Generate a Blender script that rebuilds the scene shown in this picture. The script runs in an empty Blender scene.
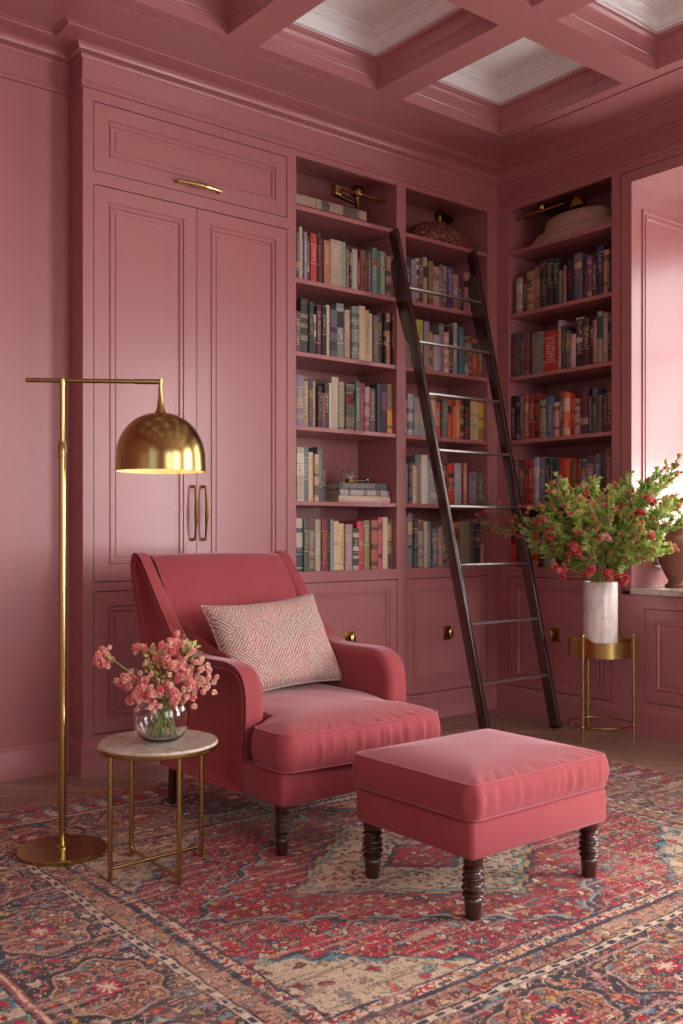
import bpy, bmesh, math, random
import numpy as np
from mathutils import Vector, Matrix, noise
PI = math.pi
C = bpy.context.scene.collection
def R_(d): return math.radians(d)
R = random.Random(11)

# ------------------------------------------------------------------ materials
def srgb(h):
    v = [int(h[i:i+2], 16) / 255 for i in (0, 2, 4)]
    return tuple((c / 12.92 if c <= .04045 else ((c + .055) / 1.055) ** 2.4) for c in v) + (1,)

class NT:
    def __init__(s, name):
        s.m = bpy.data.materials.new(name); s.m.use_nodes = True
        s.t = s.m.node_tree; s.t.nodes.clear()
        s.out = s.t.nodes.new('ShaderNodeOutputMaterial')
        s.b = s.t.nodes.new('ShaderNodeBsdfPrincipled')
        s.t.links.new(s.b.outputs[0], s.out.inputs[0])
    def n(s, typ, **kw):
        nd = s.t.nodes.new('ShaderNode' + typ)
        for k, v in kw.items():
            if k.startswith('i_'):
                nd.inputs[k[2:].replace('_', ' ')].default_value = v
            else:
                setattr(nd, k, v)
        return nd
    def l(s, a, b):
        s.t.links.new(a, b); return b
    def set(s, **kw):
        for k, v in kw.items():
            s.b.inputs[k.replace('_', ' ')].default_value = v
        return s
    def coord(s, kind='Object', scale=(1, 1, 1), rot=(0, 0, 0)):
        tc = s.n('TexCoord'); mp = s.n('Mapping')
        mp.inputs['Scale'].default_value = scale; mp.inputs['Rotation'].default_value = rot
        s.l(tc.outputs[kind], mp.inputs[0]); return mp.outputs[0]
    def noise(s, vec, scale, detail=3, rough=.5):
        q = s.n('TexNoise'); q.inputs['Scale'].default_value = scale
        q.inputs['Detail'].default_value = detail; q.inputs['Roughness'].default_value = rough
        s.l(vec, q.inputs['Vector']); return q.outputs['Fac']
    def ramp(s, fac, stops, interp='LINEAR'):
        q = s.n('ValToRGB'); q.color_ramp.interpolation = interp
        e = q.color_ramp.elements
        while len(e) < len(stops): e.new(.5)
        for el, (p, c) in zip(e, stops): el.position = p; el.color = c
        s.l(fac, q.inputs[0]); return q.outputs[0]
    def mix(s, fac, a, b, mode='MIX'):
        q = s.n('Mix', data_type='RGBA', blend_type=mode)
        for inp, v in ((0, fac), (6, a), (7, b)):
            if hasattr(v, 'links') or hasattr(v, 'is_linked'): s.l(v, q.inputs[inp])
            else: q.inputs[inp].default_value = v
        return q.outputs[2]
    def math(s, op, a, b=None, c=None):
        q = s.n('Math', operation=op)
        for i, v in enumerate((a, b, c)):
            if v is None: continue
            if hasattr(v, 'is_linked'): s.l(v, q.inputs[i])
            else: q.inputs[i].default_value = v
        return q.outputs[0]
    def bump(s, h, strength=.2, dist=.002):
        q = s.n('Bump'); q.inputs['Strength'].default_value = strength; q.inputs['Distance'].default_value = dist
        s.l(h, q.inputs['Height']); s.l(q.outputs[0], s.b.inputs['Normal'])

def m_paint(name, col, rough=.36, var=.06, coat=.35):
    k = NT(name); v = k.coord('Object')
    n1 = k.noise(v, 1.6, 2); c = srgb(col)
    d = tuple(x * (1 - var) for x in c[:3]) + (1,)
    k.l(k.mix(n1, c, d), k.b.inputs['Base Color'])
    k.set(Roughness=rough, Coat_Weight=coat, Coat_Roughness=.22)
    v2 = k.coord('Object', (1, 1, .12))
    k.bump(k.noise(v2, 160, 2), .05, .001)
    return k.m

M = {}
PINK = 'b07475'
M['paint'] = m_paint('rose_paint', PINK)
M['white'] = m_paint('white_ceiling_paint', 'f0f4f6', .6, .02, 0)
def m_velvet(name, col):
    k = NT(name); v = k.coord('Object')
    n1 = k.noise(v, 5, 3); c = srgb(col)
    k.l(k.mix(n1, tuple(x * .85 for x in c[:3]) + (1,), tuple(min(1, x * 1.12) for x in c[:3]) + (1,)), k.b.inputs['Base Color'])
    k.set(Roughness=.75, Sheen_Weight=.4, Sheen_Roughness=.45, Sheen_Tint=(1, .70, .74, 1), Specular_IOR_Level=.15)
    k.bump(k.noise(v, 900, 2), .12, .0006)
    return k.m
M['velvet'] = m_velvet('rose_velvet', '9a454b')
M['welt'] = m_velvet('rose_velvet_piping', 'aa545a')
def m_metal(name, col, rough=.22, aniso=0, bumpy=0):
    k = NT(name); v = k.coord('Object', (1, 1, 1))
    c = srgb(col); n1 = k.noise(v, 3, 1)
    k.l(k.mix(n1, c, tuple(x * .82 for x in c[:3]) + (1,)), k.b.inputs['Base Color'])
    k.set(Metallic=1, Roughness=rough)
    k.l(k.math('MULTIPLY_ADD', n1, .08, rough - .03), k.b.inputs['Roughness'])
    return k.m
M['brass'] = m_metal('brushed_brass', 'b8a468', .2)
M['brass_dark'] = m_metal('aged_brass', '8a6430', .3)
M['bronze'] = m_metal('dark_bronze', '4a3a30', .35)
M['silver'] = m_metal('antique_silver', 'a0948a', .28)

def m_wood(name, c1, c2, rough=.3, scale=(1, 1, .08), coat=.4, cior=1.5):
    k = NT(name); v = k.coord('Object', scale)
    n1 = k.noise(v, 40, 5, .6)
    k.l(k.ramp(n1, [(.35, srgb(c1)), (.65, srgb(c2))]), k.b.inputs['Base Color'])
    k.set(Roughness=rough, Coat_Weight=coat, Coat_Roughness=.15, Coat_IOR=cior)
    k.bump(n1, .06, .001)
    return k.m
M['mahogany'] = m_wood('dark_mahogany', '241113', '3a1c1b', .3, coat=1.0, cior=1.7)
M['leg_wood'] = m_wood('turned_walnut', '2c1712', '4a2820', .3)
def m_marble(name, base, vein, scale=7, rough=.18):
    k = NT(name); v = k.coord('Object')
    w = k.noise(v, scale * .6, 4, .6)
    sub = k.math('ABSOLUTE', k.math('SUBTRACT', w, .5))
    big = k.noise(v, scale * .25, 3)
    c1 = k.ramp(sub, [(0, srgb(vein)), (.035, srgb(base))])
    k.l(k.mix(k.math('MULTIPLY', big, .5), c1, srgb(vein)), k.b.inputs['Base Color'])
    k.set(Roughness=rough, Coat_Weight=.3)
    return k.m
M['marble'] = m_marble('pale_veined_marble', 'd2c8ba', 'b4a494', 7)
M['vase_marble'] = m_marble('white_marble', 'f2eee8', 'dcd5cc', 5, .3)
def m_glass():
    k = NT('clear_glass'); k.set(Roughness=0.0, IOR=1.45, Transmission_Weight=1); 
    k.b.inputs['Base Color'].default_value = (.97, .99, .98, 1); return k.m
M['glass'] = m_glass()
def m_water():
    k = NT('vase_water'); k.set(Roughness=0.0, IOR=1.33, Transmission_Weight=1)
    k.b.inputs['Base Color'].default_value = (.96, .99, .96, 1); return k.m
M['water'] = m_water()
def m_plain(name, col, rough=.6, **kw):
    k = NT(name); v = k.coord('Object'); n1 = k.noise(v, 60, 2); c = srgb(col)
    k.l(k.mix(n1, tuple(x * .8 for x in c[:3]) + (1,), tuple(min(1, x * 1.15) for x in c[:3]) + (1,)), k.b.inputs['Base Color'])
    k.set(Roughness=rough, **kw); return k.m
def m_leaf(name, col, col2, trans=.35):
    k = NT(name)
    v = k.coord('Object'); n1 = k.noise(v, 25, 2)
    c = k.mix(k.ramp(n1, [(.35, (0, 0, 0, 1)), (.65, (1, 1, 1, 1))]), srgb(col), srgb(col2))
    k.l(c, k.b.inputs['Base Color']); k.set(Roughness=.55, Specular_IOR_Level=.3)
    tr = k.n('BsdfTranslucent'); k.l(c, tr.inputs['Color'])
    mx = k.n('MixShader'); mx.inputs[0].default_value = trans
    k.l(k.b.outputs[0], mx.inputs[1]); k.l(tr.outputs[0], mx.inputs[2]); k.l(mx.outputs[0], k.out.inputs[0])
    return k.m
M['leaf'] = m_leaf('fresh_leaf', 'aad068', 'eaf0a4', .42)
M['leaf_dark'] = m_leaf('deep_leaf', '84b058', 'c4d880')
M['stem'] = m_leaf('green_stem', '7a9a4a', '9ab060', .15)
M['petal_pink'] = m_leaf('pink_petal', 'e8888c', 'f6c0b4', .3)
M['petal_red'] = m_leaf('coral_petal', 'e87078', 'f8aca6', .35)
M['petal_pale'] = m_leaf('pale_petal', 'efd8c4', 'f0b8b0', .3)
M['shadow_brown'] = m_plain('urn_shadow_brown', '805648', .8)  # shadow tone given to the urn shape as its colour
def m_wicker(name, c1, c2, sc=1.0):
    k = NT(name); v = k.coord('Object', (1, 1, 1))
    w = k.n('TexWave', wave_type='BANDS', bands_direction='Z'); w.inputs['Scale'].default_value = 28 * sc
    w.inputs['Distortion'].default_value = 2.5; w.inputs['Detail'].default_value = 3; w.inputs['Detail Scale'].default_value = 6
    k.l(v, w.inputs['Vector'])
    n1 = k.noise(v, 90, 2)
    f = k.math('MULTIPLY', w.outputs['Fac'], n1)
    k.l(k.ramp(f, [(.12, srgb(c1)), (.5, srgb(c2))]), k.b.inputs['Base Color'])
    k.set(Roughness=.8); k.bump(f, .8, .006); return k.m
M['wicker'] = m_wicker('cream_wicker', 'a08470', 'dcc4ac')
def m_speckle():
    k = NT('speckled_woven_red'); v = k.coord('Object')
    vo = k.n('TexVoronoi'); vo.inputs['Scale'].default_value = 95; k.l(v, vo.inputs['Vector'])
    sx = k.n('SeparateXYZ'); k.l(vo.outputs['Color'], sx.inputs[0])
    k.l(k.ramp(sx.outputs[0], [(0, srgb('4a2a22')), (.35, srgb('6c3a30')), (.6, srgb('984840')), (.8, srgb('907058')), (1, srgb('5a4a3a'))], 'CONSTANT'), k.b.inputs['Base Color'])
    k.set(Roughness=.85); k.bump(vo.outputs['Distance'], .6, .006); return k.m
M['speckle'] = m_speckle()
def m_pillow():
    k = NT('patterned_cotton'); v = k.coord('Object')
    n0 = k.n('TexNoise'); n0.inputs['Scale'].default_value = 9; k.l(v, n0.inputs['Vector'])
    def strokes(rot, sc):
        vv = k.coord('Object', (1, 1, 1), (0, R_(rot), 0)); w = k.n('TexWave', wave_type='BANDS', bands_direction='X')
        w.inputs['Scale'].default_value = sc; w.inputs['Distortion'].default_value = 3.5; w.inputs['Detail'].default_value = 2; w.inputs['Detail Scale'].default_value = 3
        k.l(vv, w.inputs['Vector']); return w.outputs['Fac']
    a, b = strokes(38, 27), strokes(-42, 27)
    vo = k.n('TexVoronoi'); vo.inputs['Scale'].default_value = 30; k.l(v, vo.inputs['Vector']); sx = k.n('SeparateXYZ'); k.l(vo.outputs['Color'], sx.inputs[0])
    pick = k.math('GREATER_THAN', sx.outputs[0], .5)
    f = k.mix(pick, a, b); ln = k.ramp(f, [(.42, (0, 0, 0, 1)), (.6, (1, 1, 1, 1))])
    ground = k.ramp(n0.outputs['Fac'], [(.4, srgb('a0625e')), (.6, srgb('8a706a'))])
    k.l(k.mix(k.math('MULTIPLY', ln, .85), ground, srgb('c8b4a8')), k.b.inputs['Base Color']); k.set(Roughness=.85, Sheen_Weight=.2)
    k.bump(ln, .4, .002); return k.m
M['pillow'] = m_pillow()
def m_floor():
    k = NT('oak_herringbone'); v = k.coord('Object', (1, 1, 1), (0, 0, R_(45)))
    br = k.n('TexBrick'); br.inputs['Scale'].default_value = 1
    br.inputs['Brick Width'].default_value = .62; br.inputs['Row Height'].default_value = .12
    br.inputs['Mortar Size'].default_value = .003; br.offset = .5
    br.inputs['Color1'].default_value = srgb('b89c88'); br.inputs['Color2'].default_value = srgb('9a8272'); br.inputs['Mortar'].default_value = srgb('3e302a')
    k.l(v, br.inputs['Vector'])
    v2 = k.coord('Object', (1, .1, 1), (0, 0, R_(45))); n1 = k.noise(v2, 30, 5, .6)
    k.l(k.mix(k.math('MULTIPLY', n1, .6), br.outputs['Color'], srgb('84705f')), k.b.inputs['Base Color'])
    k.set(Roughness=.42, Coat_Weight=.15); k.bump(br.outputs['Fac'], -.3, .002); return k.m
M['floor'] = m_floor()
def m_book():
    k = NT('book_cloth')
    oi = k.n('ObjectInfo'); tc = k.n('TexCoord'); sp = k.n('SeparateXYZ'); k.l(tc.outputs['Generated'], sp.inputs[0])
    rnd = oi.outputs['Random']; X, Y, Z = sp.outputs
    v = k.coord('Object', (1, 1, 1))
    # marks on the spine that read as small lettering and ornament
    cmb = k.n('CombineXYZ'); k.l(k.math('MULTIPLY', X, 4.5), cmb.inputs[0]); k.l(k.math('MULTIPLY', Z, 75), cmb.inputs[1]); k.l(k.math('MULTIPLY', rnd, 80), cmb.inputs[2])
    nz = k.n('TexNoise'); nz.inputs['Scale'].default_value = 1; nz.inputs['Detail'].default_value = 1.5; k.l(cmb.outputs[0], nz.inputs['Vector'])
    let = k.math('GREATER_THAN', nz.outputs['Fac'], .55)
    cx_ = k.math('LESS_THAN', k.math('ABSOLUTE', k.math('SUBTRACT', X, .5)), .27)
    top = k.math('ADD', .66, k.math('MULTIPLY', k.math('FRACT', k.math('MULTIPLY', rnd, 7.3)), .26))
    bot = k.math('ADD', .12, k.math('MULTIPLY', k.math('FRACT', k.math('MULTIPLY', rnd, 3.7)), .45))
    inz = k.math('MULTIPLY', k.math('LESS_THAN', Z, top), k.math('GREATER_THAN', Z, bot))
    onsp = k.math('LESS_THAN', Y, .08)
    f1 = k.math('MULTIPLY', k.math('MULTIPLY', let, cx_), k.math('MULTIPLY', inz, onsp))
    b1 = k.math('LESS_THAN', k.math('ABSOLUTE', k.math('SUBTRACT', Z, k.math('ADD', top, .03))), .006)
    b2 = k.math('LESS_THAN', k.math('ABSOLUTE', k.math('SUBTRACT', Z, k.math('SUBTRACT', bot, .04))), .006)
    f2 = k.math('MULTIPLY', k.math('MAXIMUM', b1, b2), onsp)
    f = k.math('MAXIMUM', f1, f2)
    inkc = k.ramp(k.math('FRACT', k.math('MULTIPLY', rnd, 13.7)), [(0, srgb('e8dcc0')), (.4, srgb('c8a860')), (.62, srgb('f0ece4')), (.82, srgb('2a2426')), (.92, srgb('b84038'))], 'CONSTANT')
    n1 = k.noise(v, 35, 3)
    base = k.mix(n1, oi.outputs['Color'], k.mix(.35, oi.outputs['Color'], (0, 0, 0, 1)))
    cb = k.n('CombineXYZ'); k.l(k.math('MULTIPLY', rnd, 37), cb.inputs[0]); k.l(k.math('MULTIPLY', Z, 5.5), cb.inputs[1])
    nb = k.n('TexNoise'); nb.inputs['Scale'].default_value = 1; nb.inputs['Detail'].default_value = 0; k.l(cb.outputs[0], nb.inputs['Vector'])
    hasb = k.math('GREATER_THAN', k.math('FRACT', k.math('MULTIPLY', rnd, 5.3)), .45)
    blk = k.math('MULTIPLY', k.math('GREATER_THAN', nb.outputs['Fac'], .58), k.math('MULTIPLY', hasb, onsp))
    alt = k.ramp(k.math('FRACT', k.math('MULTIPLY', rnd, 23.1)), [(0, srgb('b0a088')), (.3, srgb('2c2a2e')), (.55, srgb('803038')), (.7, srgb('d8d0c0')), (.85, srgb('44584c'))], 'CONSTANT')
    base = k.mix(k.math('MULTIPLY', blk, .7), base, alt)
    k.l(k.mix(k.math('MULTIPLY', f, .62), base, inkc), k.b.inputs['Base Color'])
    k.set(Roughness=.5, Specular_IOR_Level=.4); return k.m
M['book'] = m_book()
def m_book_title():
    k = NT('book_title_label')
    oi = k.n('ObjectInfo'); tc = k.n('TexCoord'); sp = k.n('SeparateXYZ'); k.l(tc.outputs['Generated'], sp.inputs[0])
    rnd = oi.outputs['Random']
    cmb = k.n('CombineXYZ'); k.l(k.math('MULTIPLY', sp.outputs[0], 3), cmb.inputs[0]); k.l(k.math('MULTIPLY', sp.outputs[2], 9), cmb.inputs[1]); k.l(k.math('MULTIPLY', rnd, 50), cmb.inputs[2])
    nz = k.n('TexNoise'); nz.inputs['Scale'].default_value = 1.6; k.l(cmb.outputs[0], nz.inputs['Vector'])
    f = k.math('GREATER_THAN', nz.outputs['Fac'], .54)
    ink = k.mix(k.math('GREATER_THAN', rnd, .5), srgb('d8b878'), srgb('302824'))
    k.l(k.mix(f, oi.outputs['Color'], ink), k.b.inputs['Base Color']); k.set(Roughness=.55); return k.m
M['title'] = m_book_title()
M['steel'] = m_plain('satin_grey_rung', 'b4b0b2', .33, Metallic=.85)
M['pages'] = m_plain('book_pages', 'd8c8a8', .9)
M['lining'] = m_plain('cream_enamel', 'efe2c4', .5)
def m_emit(name, col, s):
    k = NT(name); k.b.inputs['Emission Color'].default_value = srgb(col); k.b.inputs['Emission Strength'].default_value = s
    n1 = k.noise(k.coord('Object'), 4, 1); k.l(k.mix(n1, srgb(col), srgb('ffffff')), k.b.inputs['Base Color']); return k.m
M['bulb'] = m_emit('warm_bulb', 'ffd9a0', 25)
M['outside'] = m_plain('light_block_slab', 'c8c4be', .8)

# ------------------------------------------------------------------ mesh builder
class MB:
    def __init__(s): s.v = []; s.f = []
    def add(s, vs, fs):
        o = len(s.v); s.v += [tuple(p) for p in vs]; s.f += [tuple(i + o for i in f) for f in fs]; return s
    def box(s, x0, x1, y0, y1, z0, z1):
        vs = [(x, y, z) for z in (z0, z1) for y in (y0, y1) for x in (x0, x1)]
        return s.add(vs, [(0, 2, 3, 1), (4, 5, 7, 6), (0, 1, 5, 4), (2, 6, 7, 3), (0, 4, 6, 2), (1, 3, 7, 5)])
    def bbox(s, x0, x1, y0, y1, z0, z1, r=.003):
        # box with chamfered edges
        bm = bmesh.new(); bmesh.ops.create_cube(bm, size=1)
        for v in bm.verts:
            v.co = Vector((x0 if v.co.x < 0 else x1, y0 if v.co.y < 0 else y1, z0 if v.co.z < 0 else z1))
        bmesh.ops.bevel(bm, geom=bm.edges[:], offset=r, segments=2, affect='EDGES', profile=.5)
        bm.verts.index_update()
        s.add([v.co[:] for v in bm.verts], [[v.index for v in f.verts] for f in bm.faces]); bm.free(); return s
    def lathe(s, prof, n=24, c=(0, 0, 0), cap=True, ax=None):
        vs = []; fs = []
        for r, z in prof:
            for i in range(n):
                a = 2 * PI * i / n; vs.append(Vector((r * math.cos(a), r * math.sin(a), z)))
        for j in range(len(prof) - 1):
            for i in range(n):
                k = (i + 1) % n; fs.append((j * n + i, j * n + k, (j + 1) * n + k, (j + 1) * n + i))
        if cap:
            if prof[0][0] > 1e-5: fs.append(tuple(range(n))[::-1])
            if prof[-1][0] > 1e-5: fs.append(tuple((len(prof) - 1) * n + i for i in range(n)))
        if ax is not None:
            q = Vector((0, 0, 1)).rotation_difference(Vector(ax).normalized()); vs = [q @ v for v in vs]
        c = Vector(c); return s.add([v + c for v in vs], fs)
    def tube(s, pts, r, n=8, cap=True, closed=False):
        pts = [Vector(p) for p in pts]; m = len(pts)
        rr = r if isinstance(r, (list, tuple)) else [r] * m
        vs = []; fs = []; up = None
        for i, p in enumerate(pts):
            if closed: t = pts[(i + 1) % m] - pts[i - 1]
            else: t = pts[min(i + 1, m - 1)] - pts[max(i - 1, 0)]
            t.normalize()
            if up is None: up = t.orthogonal().normalized()
            else:
                up = up - t * up.dot(t)
                up = up.normalized() if up.length > 1e-6 else t.orthogonal().normalized()
            w = t.cross(up)
            for k in range(n):
                a = 2 * PI * k / n; vs.append(p + (up * math.cos(a) + w * math.sin(a)) * rr[i])
        for j in range(m if closed else m - 1):
            jn = (j + 1) % m
            for k in range(n):
                l = (k + 1) % n; fs.append((j * n + k, j * n + l, jn * n + l, jn * n + k))
        if cap and not closed: fs.append(tuple(range(n))[::-1]); fs.append(tuple((m - 1) * n + k for k in range(n)))
        return s.add(vs, fs)
    def bar(s, a, b, w, d, side=None, cap=0):
        # rectangular bar from a to b, w along side, d across
        a = Vector(a); b = Vector(b); t = (b - a).normalized()
        u = Vector(side) if side else t.orthogonal(); u = (u - t * u.dot(t)).normalized(); q = t.cross(u)
        vs = [p + u * x * w / 2 + q * y * d / 2 for p in (a, b) for x, y in ((-1, -1), (1, -1), (1, 1), (-1, 1))]
        return s.add(vs, [(3, 2, 1, 0), (4, 5, 6, 7), (0, 1, 5, 4), (1, 2, 6, 5), (2, 3, 7, 6), (3, 0, 4, 7)])
    def sphere(s, c, r, nu=12, nv=8, sc=(1, 1, 1)):
        prof = [(max(1e-6, math.sin(PI * j / nv)), -math.cos(PI * j / nv)) for j in range(nv + 1)]
        b = MB().lathe(prof, nu, cap=False)
        return s.add([(c[0] + v[0] * r * sc[0], c[1] + v[1] * r * sc[1], c[2] + v[2] * r * sc[2]) for v in b.v], b.f)
    def rings(s, w, h, rg, mp):
        # nested rectangles: rg = [(inset, depth)], mp(u, v, depth) -> xyz ; last ring capped
        vs = []; fs = []
        for ins, d in rg:
            for u, v in ((ins, ins), (w - ins, ins), (w - ins, h - ins), (ins, h - ins)): vs.append(mp(u, v, d))
        for j in range(len(rg) - 1):
            for i in range(4):
                k = (i + 1) % 4; fs.append((j * 4 + i, j * 4 + k, (j + 1) * 4 + k, (j + 1) * 4 + i))
        e = (len(rg) - 1) * 4; fs.append((e, e + 1, e + 2, e + 3)); return s.add(vs, fs)
    def sweep(s, prof, path, side=1, closed=False):
        # prof [(p, z)] pushed sideways (side=+1: to the left of travel) from an xy path with mitred corners
        m = len(path); P = [Vector(p) for p in path]; vs = []; fs = []
        for i in range(m):
            d0 = (P[i] - P[i - 1]).normalized() if (i > 0 or closed) else None
            d1 = (P[(i + 1) % m] - P[i]).normalized() if (i < m - 1 or closed) else None
            d0 = d0 or d1; d1 = d1 or d0
            n0 = Vector((-d0.y, d0.x)) * side; n1 = Vector((-d1.y, d1.x)) * side
            b = (n0 + n1); b = b / max(.2, b.dot(n0))
            for p, z in prof: vs.append((P[i].x + b.x * p, P[i].y + b.y * p, z))
        k = len(prof)
        for i in range(m if closed else m - 1):
            j = (i + 1) % m
            for q in range(k - 1): fs.append((i * k + q, j * k + q, j * k + q + 1, i * k + q + 1))
        return s.add(vs, fs)
    def build(s, name, mat, parent=None, at=None, smooth=35, fix=True, loc=None):
        me = bpy.data.meshes.new(name)
        L = Vector(at) if at is not None else (Vector(parent['_o']) if parent is not None and '_o' in parent else Vector((0, 0, 0)))
        if loc is not None: L = Vector((0, 0, 0))
        me.from_pydata([tuple(Vector(v) - L) for v in s.v], [], s.f)
        if fix:
            bm = bmesh.new(); bm.from_mesh(me)
            bmesh.ops.recalc_face_normals(bm, faces=bm.faces[:]); bm.to_mesh(me); bm.free()
        if smooth:
            me.shade_smooth(); me.set_sharp_from_angle(angle=R_(smooth))
        me.materials.append(M[mat] if isinstance(mat, str) else mat)
        o = bpy.data.objects.new(name, me); C.objects.link(o)
        if parent is not None:
            o.parent = parent
            if at is not None:
                po = Vector(parent['_o']) if '_o' in parent else Vector((0, 0, 0))
                o.location = L - po
                o['_o'] = tuple(L)
            else: o['_o'] = tuple(L)
        else:
            o.location = Vector(loc) if loc is not None else L
            o['_o'] = tuple(L)
        return o

def tag(o, label=None, cat=None, group=None, kind=None):
    for k, v in (('label', label), ('category', cat), ('group', group), ('kind', kind)):
        if v: o[k] = v
    return o
def thing(name, loc, label, cat, group=None):
    o = bpy.data.objects.new(name, None); C.objects.link(o); o.location = loc; o['_o'] = tuple(float(x) for x in loc)
    o.empty_display_size = .1
    return tag(o, label, cat, group)
def struct(name, mb, mat, **kw):
    return tag(mb.build(name, mat, **kw), kind='structure')
def sm(a, b, x):
    t = max(0, min(1, (x - a) / (b - a))); return t * t * (3 - 2 * t)
# ------------------------------------------------------------------ the room (x runs to the corner, y into the bookcase wall)
XL, YF, ZS, REC = -6.3, -7.2, 3.61, .155
struct('floor', MB().box(XL - .3, .9, YF - .3, .6, -.12, 0), 'floor', smooth=0)
# crown moulding following walls, cupboard side and bookcases
crown = [(0, 3.375), (.010, 3.379), (.010, 3.392), (.016, 3.396), (.016, 3.404), (.006, 3.412), (.004, 3.512), (.012, 3.518), (.016, 3.526), (.014, 3.534), (.026, 3.538), (.030, 3.544)]
for i in range(9):
    a = i / 8 * PI / 2
    crown.append((.034 + .088 * (1 - math.cos(a)), 3.546 + .040 * math.sin(a)))
crown += [(.128, 3.588), (.134, 3.592), (.134, 3.599), (.146, 3.602), (.150, 3.606), (.150, 3.615)]
path = [(XL, YF), (XL, REC), (-2.973, REC), (-2.973, 0), (0, 0), (0, YF)]
struct('trim_1', MB().sweep([(p, z) for p, z in crown], path, side=-1), 'paint', smooth=40)
# baseboard on the plain walls
bb = [(0, 0), (.022, 0), (.022, .125), (.018, .132), (.018, .140), (.012, .150), (.010, .158), (0, .165)]
struct('baseboard_left', MB().sweep(bb, [(XL, YF), (XL, REC), (-2.9735, REC)], side=-1), 'paint', smooth=30)
struct('baseboard_right', MB().sweep(bb, [(0, -3.132), (0, YF), (XL, YF)], side=-1), 'paint', smooth=30)
# walls
struct('wall_back', MB().box(XL - .2, -2.974, REC, REC + .3, 0, 4.0), 'paint', smooth=0)
w = MB(); w.box(XL - .2, XL, YF, -5.6, 0, 4); w.box(XL - .2, XL, -3.4, REC, 0, 4); w.box(XL - .2, XL, -5.6, -3.4, 0, .5); w.box(XL - .2, XL, -5.6, -3.4, 3.0, 4)
struct('wall_left', w, 'paint', smooth=0)
w = MB()
for a, b in ((XL, -4.9), (-3.3, -2.7), (-1.1, 0)): w.box(a, b, YF - .2, YF, 0, 4)
for a, b in ((-4.9, -3.3), (-2.7, -1.1)): w.box(a, b, YF - .2, YF, 0, .5); w.box(a, b, YF - .2, YF, 3.0, 4)
struct('wall_front', w, 'paint', smooth=0)
# right wall past the bookcase: alcove opening y -1.07 .. -3.05, then a tall window y -3.9 .. -5.9
AY0, AY1, AZ = -1.07, -3.05, 3.27
w = MB()
w.box(0, .03, AY1, AY0 + .08, 3.341, 4.0)
w.box(0, .2, -3.9, AY1 - .08, 0, 4.0); w.box(0, .2, YF, -5.9, 0, 4.0)
w.box(0, .2, -5.9, -3.9, 0, .5); w.box(0, .2, -5.9, -3.9, 3.1, 4)
struct('wall_right', w, 'paint', smooth=0)
# alcove: panelled reveals, soffit and outer wall with its window
def reveal(yw, sgn):
    m = MB()
    rg = [(0, 0), (.0, .0)]
    x0, x1, z0, z1 = .03, .95, .862, AZ
    m.box(x0, x1, min(yw, yw + sgn * .08), max(yw, yw + sgn * .08), z0 - .02, 4.0 if sgn > 0 else 4.0)
    f = lambda u, v, d: (.098 + u, yw - sgn * d, .96 + v)
    m.rings(.74, 2.17, [(0, 0), (.004, .008), (.016, .008), (.020, .002), (.030, -.003 + .004), (.034, .006), (.050, .006), (.054, .0015), (.06, .0015)], f)
    return m
struct('wall_alcove_side', reveal(AY0, 1), 'paint', smooth=0)
struct('wall_alcove_end', reveal(AY1, -1), 'paint', smooth=0)
struct('wall_alcove_top', MB().box(.031, 1.15, AY1 , AY0 , AZ, AZ + .1), 'paint', smooth=0)
w = MB(); AX = .95
w.box(AX, AX + .2, -1.25, AY0 + .08, .5, AZ); w.box(AX, AX + .2, AY1 - .08, -2.87, .5, AZ); w.box(AX, AX + .2, -2.87, -1.25, .5, .98); w.box(AX, AX + .2, -2.87, -1.25, 3.12, AZ)
struct('wall_alcove_back', w, 'paint', smooth=0)
def window(name, mp, w_, h_, nu, nv):
    m = MB()
    def bx(u0, u1, v0, v1, d0, d1):
        a = mp(u0, v0, d0); b = mp(u1, v1, d1); m.box(min(a[0], b[0]), max(a[0], b[0]), min(a[1], b[1]), max(a[1], b[1]), min(a[2], b[2]), max(a[2], b[2]))
    bx(0, .06, 0, h_, 0, .07); bx(w_ - .06, w_, 0, h_, 0, .07); bx(.06, w_ - .06, 0, .06, 0, .07); bx(.06, w_ - .06, h_ - .06, h_, 0, .07)
    for i in range(1, nu): u = w_ * i / nu; bx(u - .015, u + .015, .06, h_ - .06, .02, .05)
    for i in range(1, nv): v = h_ * i / nv; bx(.06, w_ - .06, v - .012, v + .012, .022, .048)
    return struct(name, m, 'white', smooth=0)
window('window_1', lambda u, v, d: (AX + .05 + d, -1.25 - u, .98 + v), 1.62, 2.14, 2, 3)
window('window_2', lambda u, v, d: (.06 + d, -3.9 - u, .5 + v), 2.0, 2.6, 2, 3)
window('window_3', lambda u, v, d: (-4.9 + u, YF - .06 - d, .5 + v), 1.6, 2.5, 2, 3)
window('window_4', lambda u, v, d: (-2.7 + u, YF - .06 - d, .5 + v), 1.6, 2.5, 2, 3)
window('window_5', lambda u, v, d: (XL - .06 - d, -5.6 + u, .5 + v), 2.2, 2.5, 2, 3)
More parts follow.
